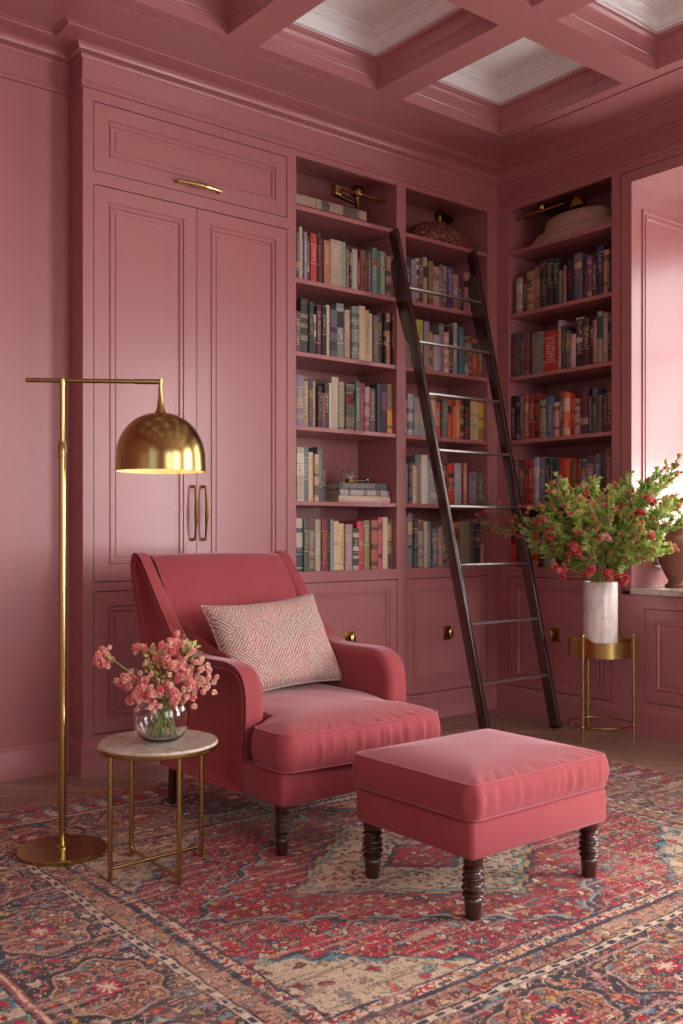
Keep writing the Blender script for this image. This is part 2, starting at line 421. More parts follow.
# coffered ceiling
EX, EY = -.50, -.47
cx_cells = []; x = EX - .0
xs = [(-1.30, EX)]; 
while xs[-1][0] > -5.0: b = xs[-1][0] - .18; xs.append((b - .78, b))
ys = [(-1.36, EY)]
while ys[-1][0] > -5.6: b = ys[-1][0] - .20; ys.append((b - .88, b))
pk = MB(); wh = MB()
prof_p = [(0, ZS), (0, ZS + .004), (0, 3.672), (.004, 3.676), (.004, 3.682), (-.000, 3.688)]
for i in range(7):
    a = i / 6 * PI / 2; prof_p.append((.002 + .026 * (1 - math.cos(a)), 3.692 + .060 * math.sin(a)))
prof_p += [(.032, 3.756), (.032, 3.775), (.04, 3.78)]
prof_w = [(.028, 3.772), (.036, 3.776), (.036, 3.796), (.042, 3.800)]
for i in range(6):
    a = i / 5 * PI / 2; prof_w.append((.044 + .030 * (1 - math.cos(a)), 3.802 + .045 * math.sin(a)))
prof_w += [(.080, 3.850), (.080, 3.862), (.092, 3.866), (.092, 3.884), (.10, 3.888)]
for x0, x1 in xs:
    for y0, y1 in ys:
        for mb, pr in ((pk, prof_p), (wh, prof_w)):
            loop = [(x0, y0), (x1, y0), (x1, y1), (x0, y1)]
            mb.sweep(pr, loop, side=1, closed=True)
        wh.add([(x0, y0, 3.888), (x1, y0, 3.888), (x1, y1, 3.888), (x0, y1, 3.888)], [(0, 1, 2, 3)])
X0, Y0 = xs[-1][0], ys[-1][0]
def quad(a, b, c, d): pk.add([(a, c, ZS), (b, c, ZS), (b, d, ZS), (a, d, ZS)], [(0, 1, 2, 3)])
for i in range(len(xs) - 1): quad(xs[i + 1][1], xs[i][0], Y0, EY)
for x0, x1 in xs:
    for i in range(len(ys) - 1): quad(x0, x1, ys[i + 1][1], ys[i][0])
# border with a fine groove round the coffers
G = .075
def frame(a0, b0, c0, d0, a1, b1, c1, d1, z0, z1):
    vs = [(a0, c0, z0), (b0, c0, z0), (b0, d0, z0), (a0, d0, z0), (a1, c1, z1), (b1, c1, z1), (b1, d1, z1), (a1, d1, z1)]
    pk.add(vs, [(i, (i + 1) % 4, 4 + (i + 1) % 4, 4 + i) for i in range(4)])
def ring(g0, g1, z0, z1): frame(X0 - g0, EX + g0, Y0 - g0, EY + g0, X0 - g1, EX + g1, Y0 - g1, EY + g1, z0, z1)
ring(0, G, ZS, ZS); ring(G, G, ZS, ZS + .009); ring(G, G + .007, ZS + .009, ZS + .009); ring(G + .007, G + .007, ZS + .009, ZS - .004)
frame(X0 - G - .007, EX + G + .007, Y0 - G - .007, EY + G + .007, XL, 0.05, YF, .2, ZS - .004, ZS - .004)
struct('trim_2', pk, 'paint', smooth=35, fix=False)
struct('ceiling', wh, 'white', smooth=35, fix=False)
struct('roof_light_block', MB().box(XL - .3, 1.4, YF - .3, .7, 4.0, 4.12), 'outside', smooth=0)  # unseen slab added above the coffers to stop light leaks

# ------------------------------------------------------------------ panelled joinery
DOOR = [(0, .022), (0, 0), (.072, 0), (.074, .007), (.084, .007), (.088, .0005), (.096, .0005), (.101, .009), (.116, .009), (.120, .005)]
def panel_mb(mp, w_, h_, sw=.072, thick=.022):
    k = sw - .072
    rg = [(0, thick), (0, 0)] + [(a + k, d) for a, d in DOOR[2:]]
    m = MB().rings(w_, h_, rg, mp)
    return m
mapB = lambda x0, z0, y0=0: (lambda u, v, d: (x0 + u, y0 + d, z0 + v))
mapC = lambda y0, z0, x0=0: (lambda u, v, d: (x0 + d, y0 - u, z0 + v))
def latch(parent, c, ax):
    # brass latch plate with a turned thumb piece; ax = 'y' facing -y, 'x' facing -x
    def T(p):
        u, d, v = p
        return (c[0] + u, c[1] - d, c[2] + v) if ax == 'y' else (c[0] - d, c[1] - u, c[2] + v)
    m = MB()
    b = MB().bbox(-.034, .034, .0, .006, -.045, .045, .002); m.add([T(v) for v in b.v], b.f)
    b = MB().bbox(-.020, .024, .006, .013, -.040, .040, .003); m.add([T(v) for v in b.v], b.f)
    o = m.build('latch', 'brass_dark', parent, at=c)
    b = MB().lathe([(.006, 0), (.006, .016), (.016, .02), (.02, .026), (.02, .034), (.014, .038), (0, .038)], 16, cap=True)
    m = MB().add([T((v[0], v[2] + .010, v[1] * 1.5 + .004)) for v in b.v], b.f)
    b = MB().bbox(-.007, .007, .03, .05, -.034, .034, .003); m.add([T(v) for v in b.v], b.f)
    m.build('thumb_turn', 'brass', o, at=c)
def pull(parent, a, b, out, name='handle', mat='brass', big=1.0):
    # bowed bar pull between posts a and b, standing off along out
    a = Vector(a); b = Vector(b); out = Vector(out); m = MB()
    for p in (a, b): m.tube([p, p + out * .034], .0065 * big, 10); m.bbox(*sum([[p[i] - (.009 if abs(out[i]) < .5 else 0), p[i] + (.009 if abs(out[i]) < .5 else 0)] if abs(out[i]) < .5 else sorted([p[i], p[i] + out[i] * .006]) for i in range(3)], []), .0015)
    pts = []; rr = []
    t = (b - a).normalized()
    for i in range(21):
        s_ = i / 20; q = a.lerp(b, s_) + out * (.030 + .014 * math.sin(PI * s_)); pts.append(q); rr.append(big * (.0055 + .0045 * math.sin(PI * s_) ** 4))
    pts[0] -= t * .006; pts[-1] += t * .006
    m.tube(pts, rr, 10)
    return m.build(name, mat, parent, at=tuple(a.lerp(b, .5)))

# tall cupboard at the head of the bookcase wall
cup = thing('built_in_cupboard', (-2.34, 0, 0), 'tall rose-painted panelled cupboard built in beside the plain wall, behind the armchair', 'cupboard')
FX0, FX1 = -2.973, -1.715
m = MB(); g = .0045
def frameB(m, x0, x1, z0, z1, holes, y0=0, t=.028):
    # face frame with rectangular holes [(x0,x1,z0,z1)] stacked/side by side: split on every hole edge
    xs_ = sorted({x0, x1, *[h[0] for h in holes], *[h[1] for h in holes]}); zs_ = sorted({z0, z1, *[h[2] for h in holes], *[h[3] for h in holes]})
    for i in range(len(xs_) - 1):
        j = 0
        while j < len(zs_) - 1:
            mx, mz = (xs_[i] + xs_[i + 1]) / 2, (zs_[j] + zs_[j + 1]) / 2
            if any(h[0] < mx < h[1] and h[2] < mz < h[3] for h in holes): j += 1; continue
            k = j
            while k < len(zs_) - 1:
                mz = (zs_[k] + zs_[k + 1]) / 2
                if any(h[0] < mx < h[1] and h[2] < mz < h[3] for h in holes): break
                k += 1
            m.box(xs_[i], xs_[i + 1], y0, y0 + t, zs_[j], zs_[k]); j = k
holes = [(-2.918, -1.745, 2.977, 3.323), (-2.918, -2.335, .946, 2.914), (-2.329, -1.745, .946, 2.914), (-2.918, -2.335, .192, .902), (-2.329, -1.745, .192, .902)]
frameB(m, FX0, FX1, 0, 3.61, [(a, b, c, d) for a, b, c, d in holes])
m.box(FX0, FX0 + .02, .028, .40, 0, 3.61); m.box(FX1 - .02, FX1, .028, .40, 0, 3.61); m.box(FX0 + .02, FX1 - .02, .38, .40, 0, 3.61); m.box(FX0 + .02, FX1 - .02, .06, .38, 0, .1)
m.build('carcass', 'paint', cup, smooth=0)
m = MB().sweep([(0, 0), (.016, 0), (.016, .135), (.011, .142), (.011, .150), (.004, .160), (0, .163)], [(FX0, REC - .001), (FX0, 0), (FX1, 0)], side=-1)
m.build('plinth', 'paint', cup, smooth=0)
def door(parent, mp, w_, h_, name='door', sw=.072):
    a = mp(w_ / 2, h_ / 2, 0)
    return panel_mb(mp, w_, h_, sw).build(name, 'paint', parent, at=a, smooth=0)
d = door(cup, mapB(-2.918 + g, 2.977 + g, .002), 1.173 - 2 * g, .346 - 2 * g, 'flap_door')
pull(d, (-2.455, .002, 3.022), (-2.205, .002, 3.022), (0, -1, 0), big=1.5)
d = door(cup, mapB(-2.918 + g, .946 + g, .002), .581 - g, 1.968 - 2 * g); pull(d, (-2.362, .002, 1.435), (-2.362, .002, 1.155), (0, -1, 0), mat='brass_dark')
d = door(cup, mapB(-2.327, .946 + g, .002), .582 - g, 1.968 - 2 * g); pull(d, (-2.298, .002, 1.435), (-2.298, .002, 1.155), (0, -1, 0), mat='brass_dark')
d = door(cup, mapB(-2.918 + g, .192 + g, .002), .581 - g, .71 - 2 * g)
d = door(cup, mapB(-2.327, .192 + g, .002), .582 - g, .71 - 2 * g)

# two-bay bookcase on the same wall
SZ = [3.07, 2.65, 2.23, 1.805, 1.373]
bc = thing('built_in_bookcase', (-.86, 0, 0), 'rose-painted two-bay bookcase with panelled base doors, behind the leaning ladder', 'bookcase', 'built-in bookcases')
m = MB()
b1, b2 = (-1.684, -.912), (-.836, -.094)
dr1, dr2 = (-1.690, -.906), (-.836, -.094)
frameB(m, FX1, .028, 0, 3.61, [(b1[0], b1[1], .965, 3.345), (b2[0], b2[1], .965, 3.345), (dr1[0], dr1[1], .168, .902), (dr2[0], dr2[1], .168, .902)])
m.box(FX1, FX1 + .02, .028, .40, 0, 3.6); m.box(-.884, -.864, .028, .38, 0, 3.6); m.box(-.03, -.01, .028, .38, 0, 3.6)
m.box(FX1 + .02, .0, .38, .40, 0, 3.6)
for a, b in ((b1[0] - .011, b1[1] + .028), (b2[0] - .028, b2[1] + .064)): m.box(a, b, .028, .38, .945, .965); m.box(a, b, .028, .38, 3.42, 3.44)
m.box(b1[1] + .001, b1[1] + .028, .028, .38, .965, 3.42); m.box(b2[1] + .001, b2[1] + .064, .028, .38, .965, 3.42); m.box(b2[0] - .028, b2[0] - .001, .028, .38, .965, 3.42)
m.build('carcass', 'paint', bc, smooth=0)
for a, b in (b1, b2):
    for z in SZ:
        MB().bbox(a + .001, b - .0, .006, .38, z - .026, z, .003).build('shelf', 'paint', bc, at=((a + b) / 2, .2, z), smooth=0)
MB().sweep([(0, 0), (.014, 0), (.014, .135), (.010, .142), (.010, .150), (.004, .158), (0, .160)], [(FX1 + .001, 0), (-.015, 0)], side=-1).build('plinth', 'paint', bc, smooth=0)
d = door(bc, mapB(dr1[0] + g, .168 + g, .002), dr1[1] - dr1[0] - 2 * g, .734 - 2 * g, sw=.055); latch(d, (-1.286, .0105, .555), 'y')
d = door(bc, mapB(dr2[0] + g, .168 + g, .002), dr2[1] - dr2[0] - 2 * g, .734 - 2 * g, sw=.055); latch(d, (-.466, .0105, .539), 'y')

# single-bay bookcase on the window wall
b3 = (-.100, -.926)
bk = thing('built_in_bookcase', (0, -.5, 0), 'rose-painted single-bay bookcase between the room corner and the window alcove', 'bookcase', 'built-in bookcases')
m = MB(); t = MB(); frameB(t, 0, .99, 0, 3.61, [(.100, .926, .965, 3.345), (.100, .926, .168, .902)])
m.add([(y, -x, z) for x, y, z in t.v], t.f)
m.box(.028, .40, -.098, -.072, 0, 3.6); m.box(.028, .40, -.954, -.928, 0, 3.6); m.box(.40, .42, -.99, -.07, 0, 3.6)
m.box(.028, .40, -.928, -.098, .945, .965); m.box(.028, .40, -.928, -.098, 3.42, 3.44)
m.build('carcass', 'paint', bk, smooth=0)
for z in SZ:
    MB().bbox(.006, .40, b3[1] + .001, b3[0] - .001, z - .026, z, .003).build('shelf', 'paint', bk, at=(.2, -.5, z), smooth=0)
MB().sweep([(0, 0), (.014, 0), (.014, .135), (.010, .142), (.010, .150), (.004, .158), (0, .160)], [(0, -.015), (0, -.99)], side=-1).build('plinth', 'paint', bk, smooth=0)
d = door(bk, mapC(-.100 - g, .168 + g, .002), .826 - 2 * g, .734 - 2 * g, sw=.055); latch(d, (.0105, -.49, .535), 'x')

# casing strip of the alcove and the low cupboard with its marble top
struct('trim_3', MB().box(-.004, .03, AY0, -.998, .862, 3.335).box(-.004, .03, AY1 - .06, AY0, AZ, 3.335), 'paint', smooth=0)
wc = thing('window_seat_cupboard', (0, -2.0, 0), 'low rose-painted panelled cupboard under the marble slab in the alcove', 'cupboard')
m = MB(); t = MB()
dd = [(1.155, 1.76), (1.80, 2.40), (2.44, 3.03)]
frameB(t, .992, 3.128, 0, .822, [(a, b, .195, .745) for a, b in dd]); m.add([(y, -x, z) for x, y, z in t.v], t.f)
m.box(.028, .9, -1.012, -.992, 0, .822); m.box(.028, .9, -3.128, -3.108, 0, .822); m.box(.88, .9, -3.108, -1.012, 0, .822)
m.build('carcass', 'paint', wc, smooth=0)
MB().sweep([(0, 0), (.014, 0), (.014, .135), (.010, .142), (.010, .150), (.004, .158), (0, .160)], [(0, -.993), (0, -3.128)], side=-1).build('plinth', 'paint', wc, smooth=0)
for a, b in dd: door(wc, mapC(-a - g, .195 + g, .002), b - a - 2 * g, .55 - 2 * g, sw=.06)
sl = MB().bbox(-.028, .949, AY1 + .0, AY0 - .001, .826, .862, .006).build('marble_slab', 'marble', at=(.4, -2, .826), smooth=30)
tag(sl, 'pale veined marble slab topping the low cupboard in the sunlit alcove', 'worktop')
BOOKS = {
 'a1': [(-1.659,-1.641,0.271,'5a5a66'), (-1.639,-1.621,0.304,'b9b3a8'), (-1.619,-1.601,0.287,'7a3a38'), (-1.599,-1.579,0.285,'8d8a9c'), (-1.577,-1.557,0.266,'55504f'), (-1.555,-1.510,0.284,'c0403a'), (-1.508,-1.487,0.293,'3f3b3a'), (-1.486,-1.458,0.265,'7c4a48'), (-1.456,-1.413,0.260,'b5765f'), (-1.411,-1.324,0.275,'b0a08e'), (-1.323,-1.295,0.274,'7fa08a'), (-1.284,-1.261,0.247,'7a5a50'), (-1.259,-1.243,0.244,'3a3034'), (-1.242,-1.202,0.249,'a8a29e'), (-1.200,-1.175,0.205,'6b3038'), (-1.173,-1.137,0.254,'8a5450'), (-1.135,-1.102,0.253,'57453c'), (-1.101,-1.086,0.255,'8f7284'), (-1.085,-1.050,0.282,'6d9088'), (-1.048,-1.016,0.271,'3f7a62'), (-1.014,-0.964,0.279,'8b9278'), (-0.963,-0.928,0.257,'b79a8c'), (-0.927,-0.900,0.265,'8a6a5c')],
 'a2': [(-1.659,-1.622,0.237,'5f5a5a'), (-1.621,-1.571,0.315,'4c4540'), (-1.569,-1.536,0.300,'30454a'), (-1.534,-1.504,0.238,'5a3a48'), (-1.502,-1.469,0.291,'5b2f3a'), (-1.468,-1.436,0.289,'2c2422'), (-1.434,-1.406,0.305,'c4b29a'), (-1.404,-1.353,0.281,'6a6272'), (-1.351,-1.296,0.329,'7c8a84'), (-1.289,-1.246,0.299,'b39a84'), (-1.244,-1.187,0.323,'7a948a'), (-1.185,-1.137,0.335,'d3bd98'), (-1.135,-1.101,0.317,'b8b080'), (-1.099,-1.074,0.300,'c8b896'), (-1.073,-1.032,0.293,'75605e'), (-1.030,-0.990,0.315,'3b3c46'), (-0.989,-0.974,0.315,'2a2024'), (-0.973,-0.935,0.321,'b8743c'), (-0.918,-0.885,0.331,'5a3a48')],
 'a3': [(-1.656,-1.606,0.292,'8b7c88'), (-1.602,-1.566,0.288,'a58a6c'), (-1.565,-1.535,0.280,'4a4c50'), (-1.533,-1.506,0.273,'b59488'), (-1.504,-1.472,0.246,'402c2c'), (-1.470,-1.443,0.207,'8f4a5c'), (-1.442,-1.410,0.266,'4a3f44'), (-1.408,-1.388,0.273,'cdc6b0'), (-1.386,-1.336,0.312,'bdb49c'), (-1.335,-1.296,0.286,'a8a488'), (-1.289,-1.235,0.277,'8a7670'), (-1.233,-1.209,0.283,'3c6450'), (-1.208,-1.178,0.300,'5c8068'), (-1.176,-1.134,0.294,'8a4256'), (-1.131,-1.095,0.276,'b08e94'), (-1.093,-1.051,0.268,'6b5450'), (-1.049,-1.013,0.298,'3c4a58'), (-1.011,-0.964,0.300,'6f4a78'), (-0.963,-0.922,0.304,'e0962e'), (-0.921,-0.889,0.293,'6e3c34')],
 'a4': [(-1.656,-1.604,0.309,'cfccb8'), (-1.603,-1.561,0.312,'6f7a7e'), (-1.559,-1.527,0.287,'d6bda0'), (-1.525,-1.499,0.276,'d0b498'), (-1.498,-1.461,0.320,'5d6a72'), (-1.459,-1.430,0.217,'6a4448')],
 'a5': [(-1.656,-1.604,0.314,'45505a'), (-1.603,-1.564,0.305,'56604f'), (-1.562,-1.518,0.306,'8f8474'), (-1.516,-1.476,0.302,'b0a690'), (-1.473,-1.430,0.302,'8a3c44'), (-1.428,-1.401,0.302,'2f3542'), (-1.399,-1.375,0.302,'8fa4a0'), (-1.373,-1.336,0.293,'dcc69a'), (-1.335,-1.294,0.280,'e0c28e'), (-1.292,-1.238,0.275,'a98a98'), (-1.234,-1.192,0.252,'4a5444'), (-1.190,-1.139,0.294,'c83e58'), (-1.137,-1.093,0.300,'8a8e5e'), (-1.091,-1.039,0.302,'b06a58'), (-1.037,-1.001,0.319,'c86478'), (-0.999,-0.960,0.320,'dcc0a0'), (-0.959,-0.922,0.310,'57564c'), (-0.919,-0.898,0.311,'8a6a4a')],
 'b1': [(-0.799,-0.756,0.280,'474a55'), (-0.755,-0.712,0.268,'9c8fa6'), (-0.711,-0.682,0.286,'6b5650'), (-0.681,-0.647,0.276,'6d4a40'), (-0.646,-0.612,0.304,'a79a80'), (-0.611,-0.575,0.280,'8a7a50'), (-0.574,-0.502,0.261,'b59a8c'), (-0.498,-0.465,0.283,'7c6460'), (-0.464,-0.438,0.276,'9a8490'), (-0.436,-0.383,0.275,'4c4a78'), (-0.382,-0.324,0.240,'a06058'), (-0.323,-0.286,0.211,'5c565c'), (-0.280,-0.216,0.269,'b07870'), (-0.214,-0.151,0.268,'40303a'), (-0.121,-0.085,0.223,'8a7470')],
 'b2': [(-0.799,-0.756,0.306,'8a6a70'), (-0.755,-0.716,0.300,'7a4a44'), (-0.714,-0.655,0.315,'a6b050'), (-0.652,-0.606,0.310,'8a8490'), (-0.605,-0.565,0.253,'c0a050'), (-0.564,-0.513,0.235,'a8a0b0'), (-0.512,-0.468,0.317,'7c7482'), (-0.467,-0.426,0.266,'c0846c'), (-0.423,-0.374,0.309,'4a3836'), (-0.372,-0.335,0.339,'8f8c88'), (-0.334,-0.280,0.316,'3a6a80'), (-0.279,-0.245,0.261,'b09888'), (-0.243,-0.200,0.266,'5a4038'), (-0.199,-0.145,0.272,'b04a3c'), (-0.143,-0.109,0.253,'806030')],
 'b3': [(-0.811,-0.788,0.220,'c0a0a0'), (-0.784,-0.735,0.263,'a9acb4'), (-0.734,-0.682,0.244,'8f9a98'), (-0.681,-0.608,0.249,'a09a90'), (-0.606,-0.546,0.263,'c2b48a'), (-0.538,-0.490,0.232,'c85a64'), (-0.488,-0.438,0.248,'6c7068'), (-0.436,-0.386,0.253,'d06040'), (-0.385,-0.361,0.215,'d86848'), (-0.359,-0.320,0.259,'cf7e50'), (-0.319,-0.274,0.262,'6a3434'), (-0.273,-0.227,0.266,'2b2a26'), (-0.226,-0.151,0.259,'d0bc84'), (-0.149,-0.091,0.256,'c8b030')],
 'b4': [(-0.807,-0.778,0.251,'8a6a78'), (-0.777,-0.751,0.253,'5c6880'), (-0.750,-0.714,0.258,'d8b49c'), (-0.713,-0.676,0.310,'7f8a84'), (-0.675,-0.622,0.311,'dcd4c0'), (-0.621,-0.590,0.283,'8aa0a4'), (-0.589,-0.507,0.270,'9a9a98'), (-0.506,-0.448,0.257,'71807a'), (-0.446,-0.383,0.264,'c8402e'), (-0.381,-0.317,0.274,'98a6ae'), (-0.316,-0.292,0.276,'8f2a26'), (-0.290,-0.243,0.278,'cf9478'), (-0.227,-0.151,0.224,'8a7690'), (-0.145,-0.085,0.222,'5a685c')],
 'b5': [(-0.808,-0.781,0.327,'a07a78'), (-0.780,-0.737,0.344,'7a8288'), (-0.736,-0.703,0.307,'5a504c'), (-0.702,-0.653,0.308,'9a9488'), (-0.652,-0.621,0.296,'b0a494'), (-0.620,-0.579,0.296,'74807c'), (-0.578,-0.524,0.259,'5f6c70'), (-0.523,-0.480,0.259,'b08878'), (-0.478,-0.421,0.293,'8a7a70'), (-0.419,-0.380,0.305,'b06a50'), (-0.379,-0.322,0.293,'c0784a'), (-0.320,-0.225,0.298,'8a8a78'), (-0.222,-0.173,0.294,'5c6656'), (-0.171,-0.123,0.286,'3f3c4a'), (-0.120,-0.053,0.316,'d0ae94')],
 'c1': [(0.145,0.189,0.233,'a09a94'), (0.191,0.236,0.248,'5a3430'), (0.237,0.286,0.259,'a08a62'), (0.287,0.347,0.281,'a4766c'), (0.348,0.405,0.303,'4a4340'), (0.407,0.448,0.308,'33363a'), (0.450,0.493,0.298,'2e3a42'), (0.494,0.525,0.214,'5c6a60'), (0.526,0.563,0.247,'c0a090'), (0.564,0.618,0.263,'33222a'), (0.619,0.679,0.295,'5a6270'), (0.685,0.718,0.244,'5b3050'), (0.719,0.751,0.262,'7c5070'), (0.752,0.785,0.225,'5a4038'), (0.786,0.832,0.309,'343f56'), (0.833,0.872,0.275,'c8907c'), (0.873,0.895,0.230,'45383a')],
 'c2': [(0.103,0.168,0.293,'5b4a48'), (0.170,0.205,0.264,'5f6468'), (0.206,0.254,0.284,'7a5a54'), (0.256,0.281,0.278,'3a2a28'), (0.283,0.370,0.269,'72757a'), (0.372,0.493,0.262,'b03a30'), (0.494,0.520,0.317,'a8848c'), (0.521,0.549,0.277,'4a403c'), (0.550,0.583,0.241,'6a5c54'), (0.584,0.625,0.215,'bba09a'), (0.626,0.685,0.312,'40393a'), (0.686,0.733,0.298,'5a3038'), (0.734,0.766,0.276,'33383a'), (0.767,0.801,0.274,'a07068'), (0.802,0.836,0.319,'2c5a54'), (0.837,0.872,0.308,'9a8c84'), (0.873,0.895,0.307,'6a3c3c')],
 'c3': [(0.103,0.136,0.299,'2d2224'), (0.138,0.175,0.284,'56504c'), (0.176,0.209,0.302,'6f5a62'), (0.210,0.243,0.300,'a85840'), (0.244,0.290,0.294,'8a3a34'), (0.291,0.343,0.294,'96302e'), (0.345,0.396,0.262,'8a8c70'), (0.398,0.454,0.267,'4c6684'), (0.456,0.499,0.221,'c09c90'), (0.500,0.537,0.287,'7c5c54'), (0.538,0.581,0.273,'d4623a'), (0.582,0.618,0.258,'b03c30'), (0.619,0.672,0.229,'bda69c'), (0.673,0.733,0.292,'503440'), (0.734,0.761,0.233,'3a3438'), (0.762,0.796,0.278,'4c545c'), (0.797,0.828,0.231,'6c5648'), (0.829,0.857,0.242,'4c4c54'), (0.858,0.895,0.296,'7a3c40')],
 'c4': [(0.106,0.154,0.299,'6a5a58'), (0.155,0.209,0.296,'7a6a68'), (0.210,0.243,0.299,'a03030'), (0.244,0.290,0.296,'b83a30'), (0.291,0.330,0.310,'9aa0a6'), (0.332,0.387,0.307,'7c748c'), (0.389,0.428,0.299,'35373c'), (0.429,0.454,0.297,'4a6a50'), (0.456,0.496,0.290,'2e4a50'), (0.497,0.537,0.292,'c83c30'), (0.538,0.593,0.285,'cc4030'), (0.594,0.636,0.277,'6a5030'), (0.637,0.673,0.280,'b03440'), (0.674,0.709,0.277,'6a7a84'), (0.710,0.775,0.294,'9a8090'), (0.776,0.822,0.301,'58607a'), (0.823,0.857,0.308,'3e4850'), (0.858,0.895,0.330,'8a5040')],
 'c5': [(0.090,0.136,0.255,'c42a2a'), (0.138,0.180,0.293,'4a3030'), (0.181,0.225,0.328,'7a6a68'), (0.227,0.275,0.237,'9aa0a6'), (0.277,0.332,0.253,'b83a30'), (0.334,0.377,0.277,'35373c'), (0.379,0.423,0.314,'8a8c70'), (0.424,0.464,0.310,'c09c90'), (0.466,0.522,0.246,'503440'), (0.524,0.577,0.249,'4c6684'), (0.578,0.618,0.299,'a85840'), (0.620,0.668,0.256,'2e4a50'), (0.670,0.722,0.241,'c42a2a'), (0.723,0.760,0.268,'4a3030'), (0.761,0.809,0.278,'7a6a68'), (0.810,0.848,0.281,'9aa0a6'), (0.849,0.885,0.235,'b83a30')],
}
SMALL = [((-3.494, -1.345, 0.766), 0.03, 'p'), ((-3.373, -1.378, 0.785), 0.019, 'p'), ((-3.433, -1.406, 0.677), 0.034, 'p'), ((-3.412, -1.462, 0.643), 0.034, 'p'), ((-3.384, -1.51, 0.629), 0.03, 'p'), ((-3.318, -1.409, 0.634), 0.034, 'p'), ((-3.328, -1.529, 0.636), 0.036, 'p'), ((-3.268, -1.526, 0.64), 0.033, 'p'), ((-3.322, -1.431, 0.761), 0.032, 'p'), ((-3.301, -1.474, 0.799), 0.03, 'p'), ((-3.3, -1.5, 0.735), 0.034, 'p'), ((-3.291, -1.546, 0.694), 0.033, 'p'), ((-3.233, -1.529, 0.739), 0.026, 'q'), ((-3.205, -1.551, 0.679), 0.026, 'q'), ((-3.239, -1.498, 0.779), 0.02, 'g'), ((-3.354, -1.432, 0.732), 0.04, 'g'), ((-3.243, -1.559, 0.663), 0.024, 'q')]# ------------------------------------------------------------------ upholstery helpers
def round_poly(pts, rad, step=.012):
    P = [Vector((p[0], p[1])) for p in pts]; n = len(P); out = []
    for i in range(n):
        a, b, c = P[i - 1], P[i], P[(i + 1) % n]; r = rad[i] if isinstance(rad, (list, tuple)) else rad
        u = (a - b).normalized(); v = (c - b).normalized()
        ang = math.acos(max(-1, min(1, u.dot(v)))); tl = r / math.tan(ang / 2)
        p0 = b + u * tl; p1 = b + v * tl; cen = b + (u + v).normalized() * (r / math.sin(ang / 2))
        a0 = math.atan2(p0.y - cen.y, p0.x - cen.x); a1 = math.atan2(p1.y - cen.y, p1.x - cen.x)
        da = (a1 - a0 + PI) % (2 * PI) - PI
        for k in range(9): t = a0 + da * k / 8; out.append(cen + Vector((math.cos(t), math.sin(t))) * r)
    # resample evenly
    res = []; m = len(out); L = [(out[(i + 1) % m] - out[i]).length for i in range(m)]; tot = sum(L); N = max(24, int(tot / step))
    acc = 0; j = 0
    for k in range(N):
        t = tot * k / N
        while acc + L[j] < t: acc += L[j]; j += 1
        res.append(out[j].lerp(out[(j + 1) % m], (t - acc) / max(L[j], 1e-9)))
    return res
def normals2(P):
    n = len(P); out = []
    for i in range(n):
        t = (P[(i + 1) % n] - P[i - 1]).normalized(); out.append(Vector((t.y, -t.x)))   # outward for ccw
    return out
def pad(outline, cen, z0, z1, crown, bulge, wr=.0, seed=0, flat=2.6, wrscale=26, wrzone=None, free=None):
    cen = Vector(cen); P = outline; N = normals2(P); n = len(P); vs = []; fs = []; m = MB()
    arc = [0]
    for i in range(1, n): arc.append(arc[-1] + (P[i] - P[i - 1]).length)
    def wrk(i, t):
        if not wr: return 0
        x = arc[i]; k = noise.noise(Vector((x * wrscale, t * .9, seed))) + .5 * noise.noise(Vector((x * wrscale * 2.3, t * .7, seed + 5)))
        z = wrzone(P[i]) if wrzone else 1
        return wr * k * z
    PA = np.array([(p.x, p.y) for p in P if free is None or free(p)])
    def edge(q):
        return float(np.sqrt(((PA - (q.x, q.y)) ** 2).sum(1).min()))
    rows = []
    for s_, z in ((.3, z0), (.85, z0), (.975, z0 + .001)):
        rows.append([(cen + (p - cen) * s_, z) for p in P])
    T = 12
    for k in range(T + 1):
        t = k / T; off = bulge * math.sin(PI * (.06 + .88 * t)) ** .7 - bulge * .3
        env = math.sin(PI * min(1, t * 1.02)) * (.35 + .65 * t)
        rows.append([(P[i] + N[i] * (off + wrk(i, t * .5) * env), z0 + .004 + (z1 - z0 - .004) * t) for i in range(n)])
    for s_ in (.985, .965, .94, .90, .85, .79, .72, .62, .5, .36, .2, .08):
        r = []
        for i in range(n):
            q = cen + (P[i] - cen) * s_
            z = z1 + crown * (.78 * (1 - max(0, 1 - edge(q) / flat) ** 2.4) + .22 * (1 - s_ ** 2))
            e = sm(.80, .97, s_) * (1 - sm(.97, 1, s_))
            z += wrk(i, .5) * e * .5 + .0025 * noise.noise(Vector((q.x * 9, q.y * 9, seed + 3))) * (1 - s_)
            r.append((q, z))
        rows.append(r)
    for r in rows:
        for p, z in r: vs.append((p.x, p.y, z))
    for j in range(len(rows) - 1):
        for i in range(n):
            k = (i + 1) % n; fs.append((j * n + i, j * n + k, (j + 1) * n + k, (j + 1) * n + i))
    fs.append(tuple(range(n))[::-1]); e = (len(rows) - 1) * n; vs.append((cen.x, cen.y, z1 + crown)); c = len(vs) - 1
    for i in range(n): fs.append((e + i, e + (i + 1) % n, c))
    m.add(vs, fs); return m
def welt(P, N, off, z, r=.0035):
    return MB().tube([(p.x + q.x * off, p.y + q.y * off, z) for p, q in zip(P, N)], r, 6, closed=True)
def turned_leg(c, h, r, top=None):
    k = r; prof = [(.62 * k, 0), (.66 * k, .004), (.78 * k, h * .30), (.80 * k, h * .36)]
    z = h * .38
    for i in range(5):
        hh = h * .085; rr = (.93, 1.0, .96, .93, .9)[i] * k
        prof += [(rr * .74, z), (rr * .98, z + hh * .22), (rr * 1.06, z + hh * .45), (rr * .98, z + hh * .68), (rr * .74, z + hh * .92)]; z += hh * 1.12
    prof += [(.86 * k, z + .002), (.92 * k, h), ]
    return MB().lathe(prof, 28, c)

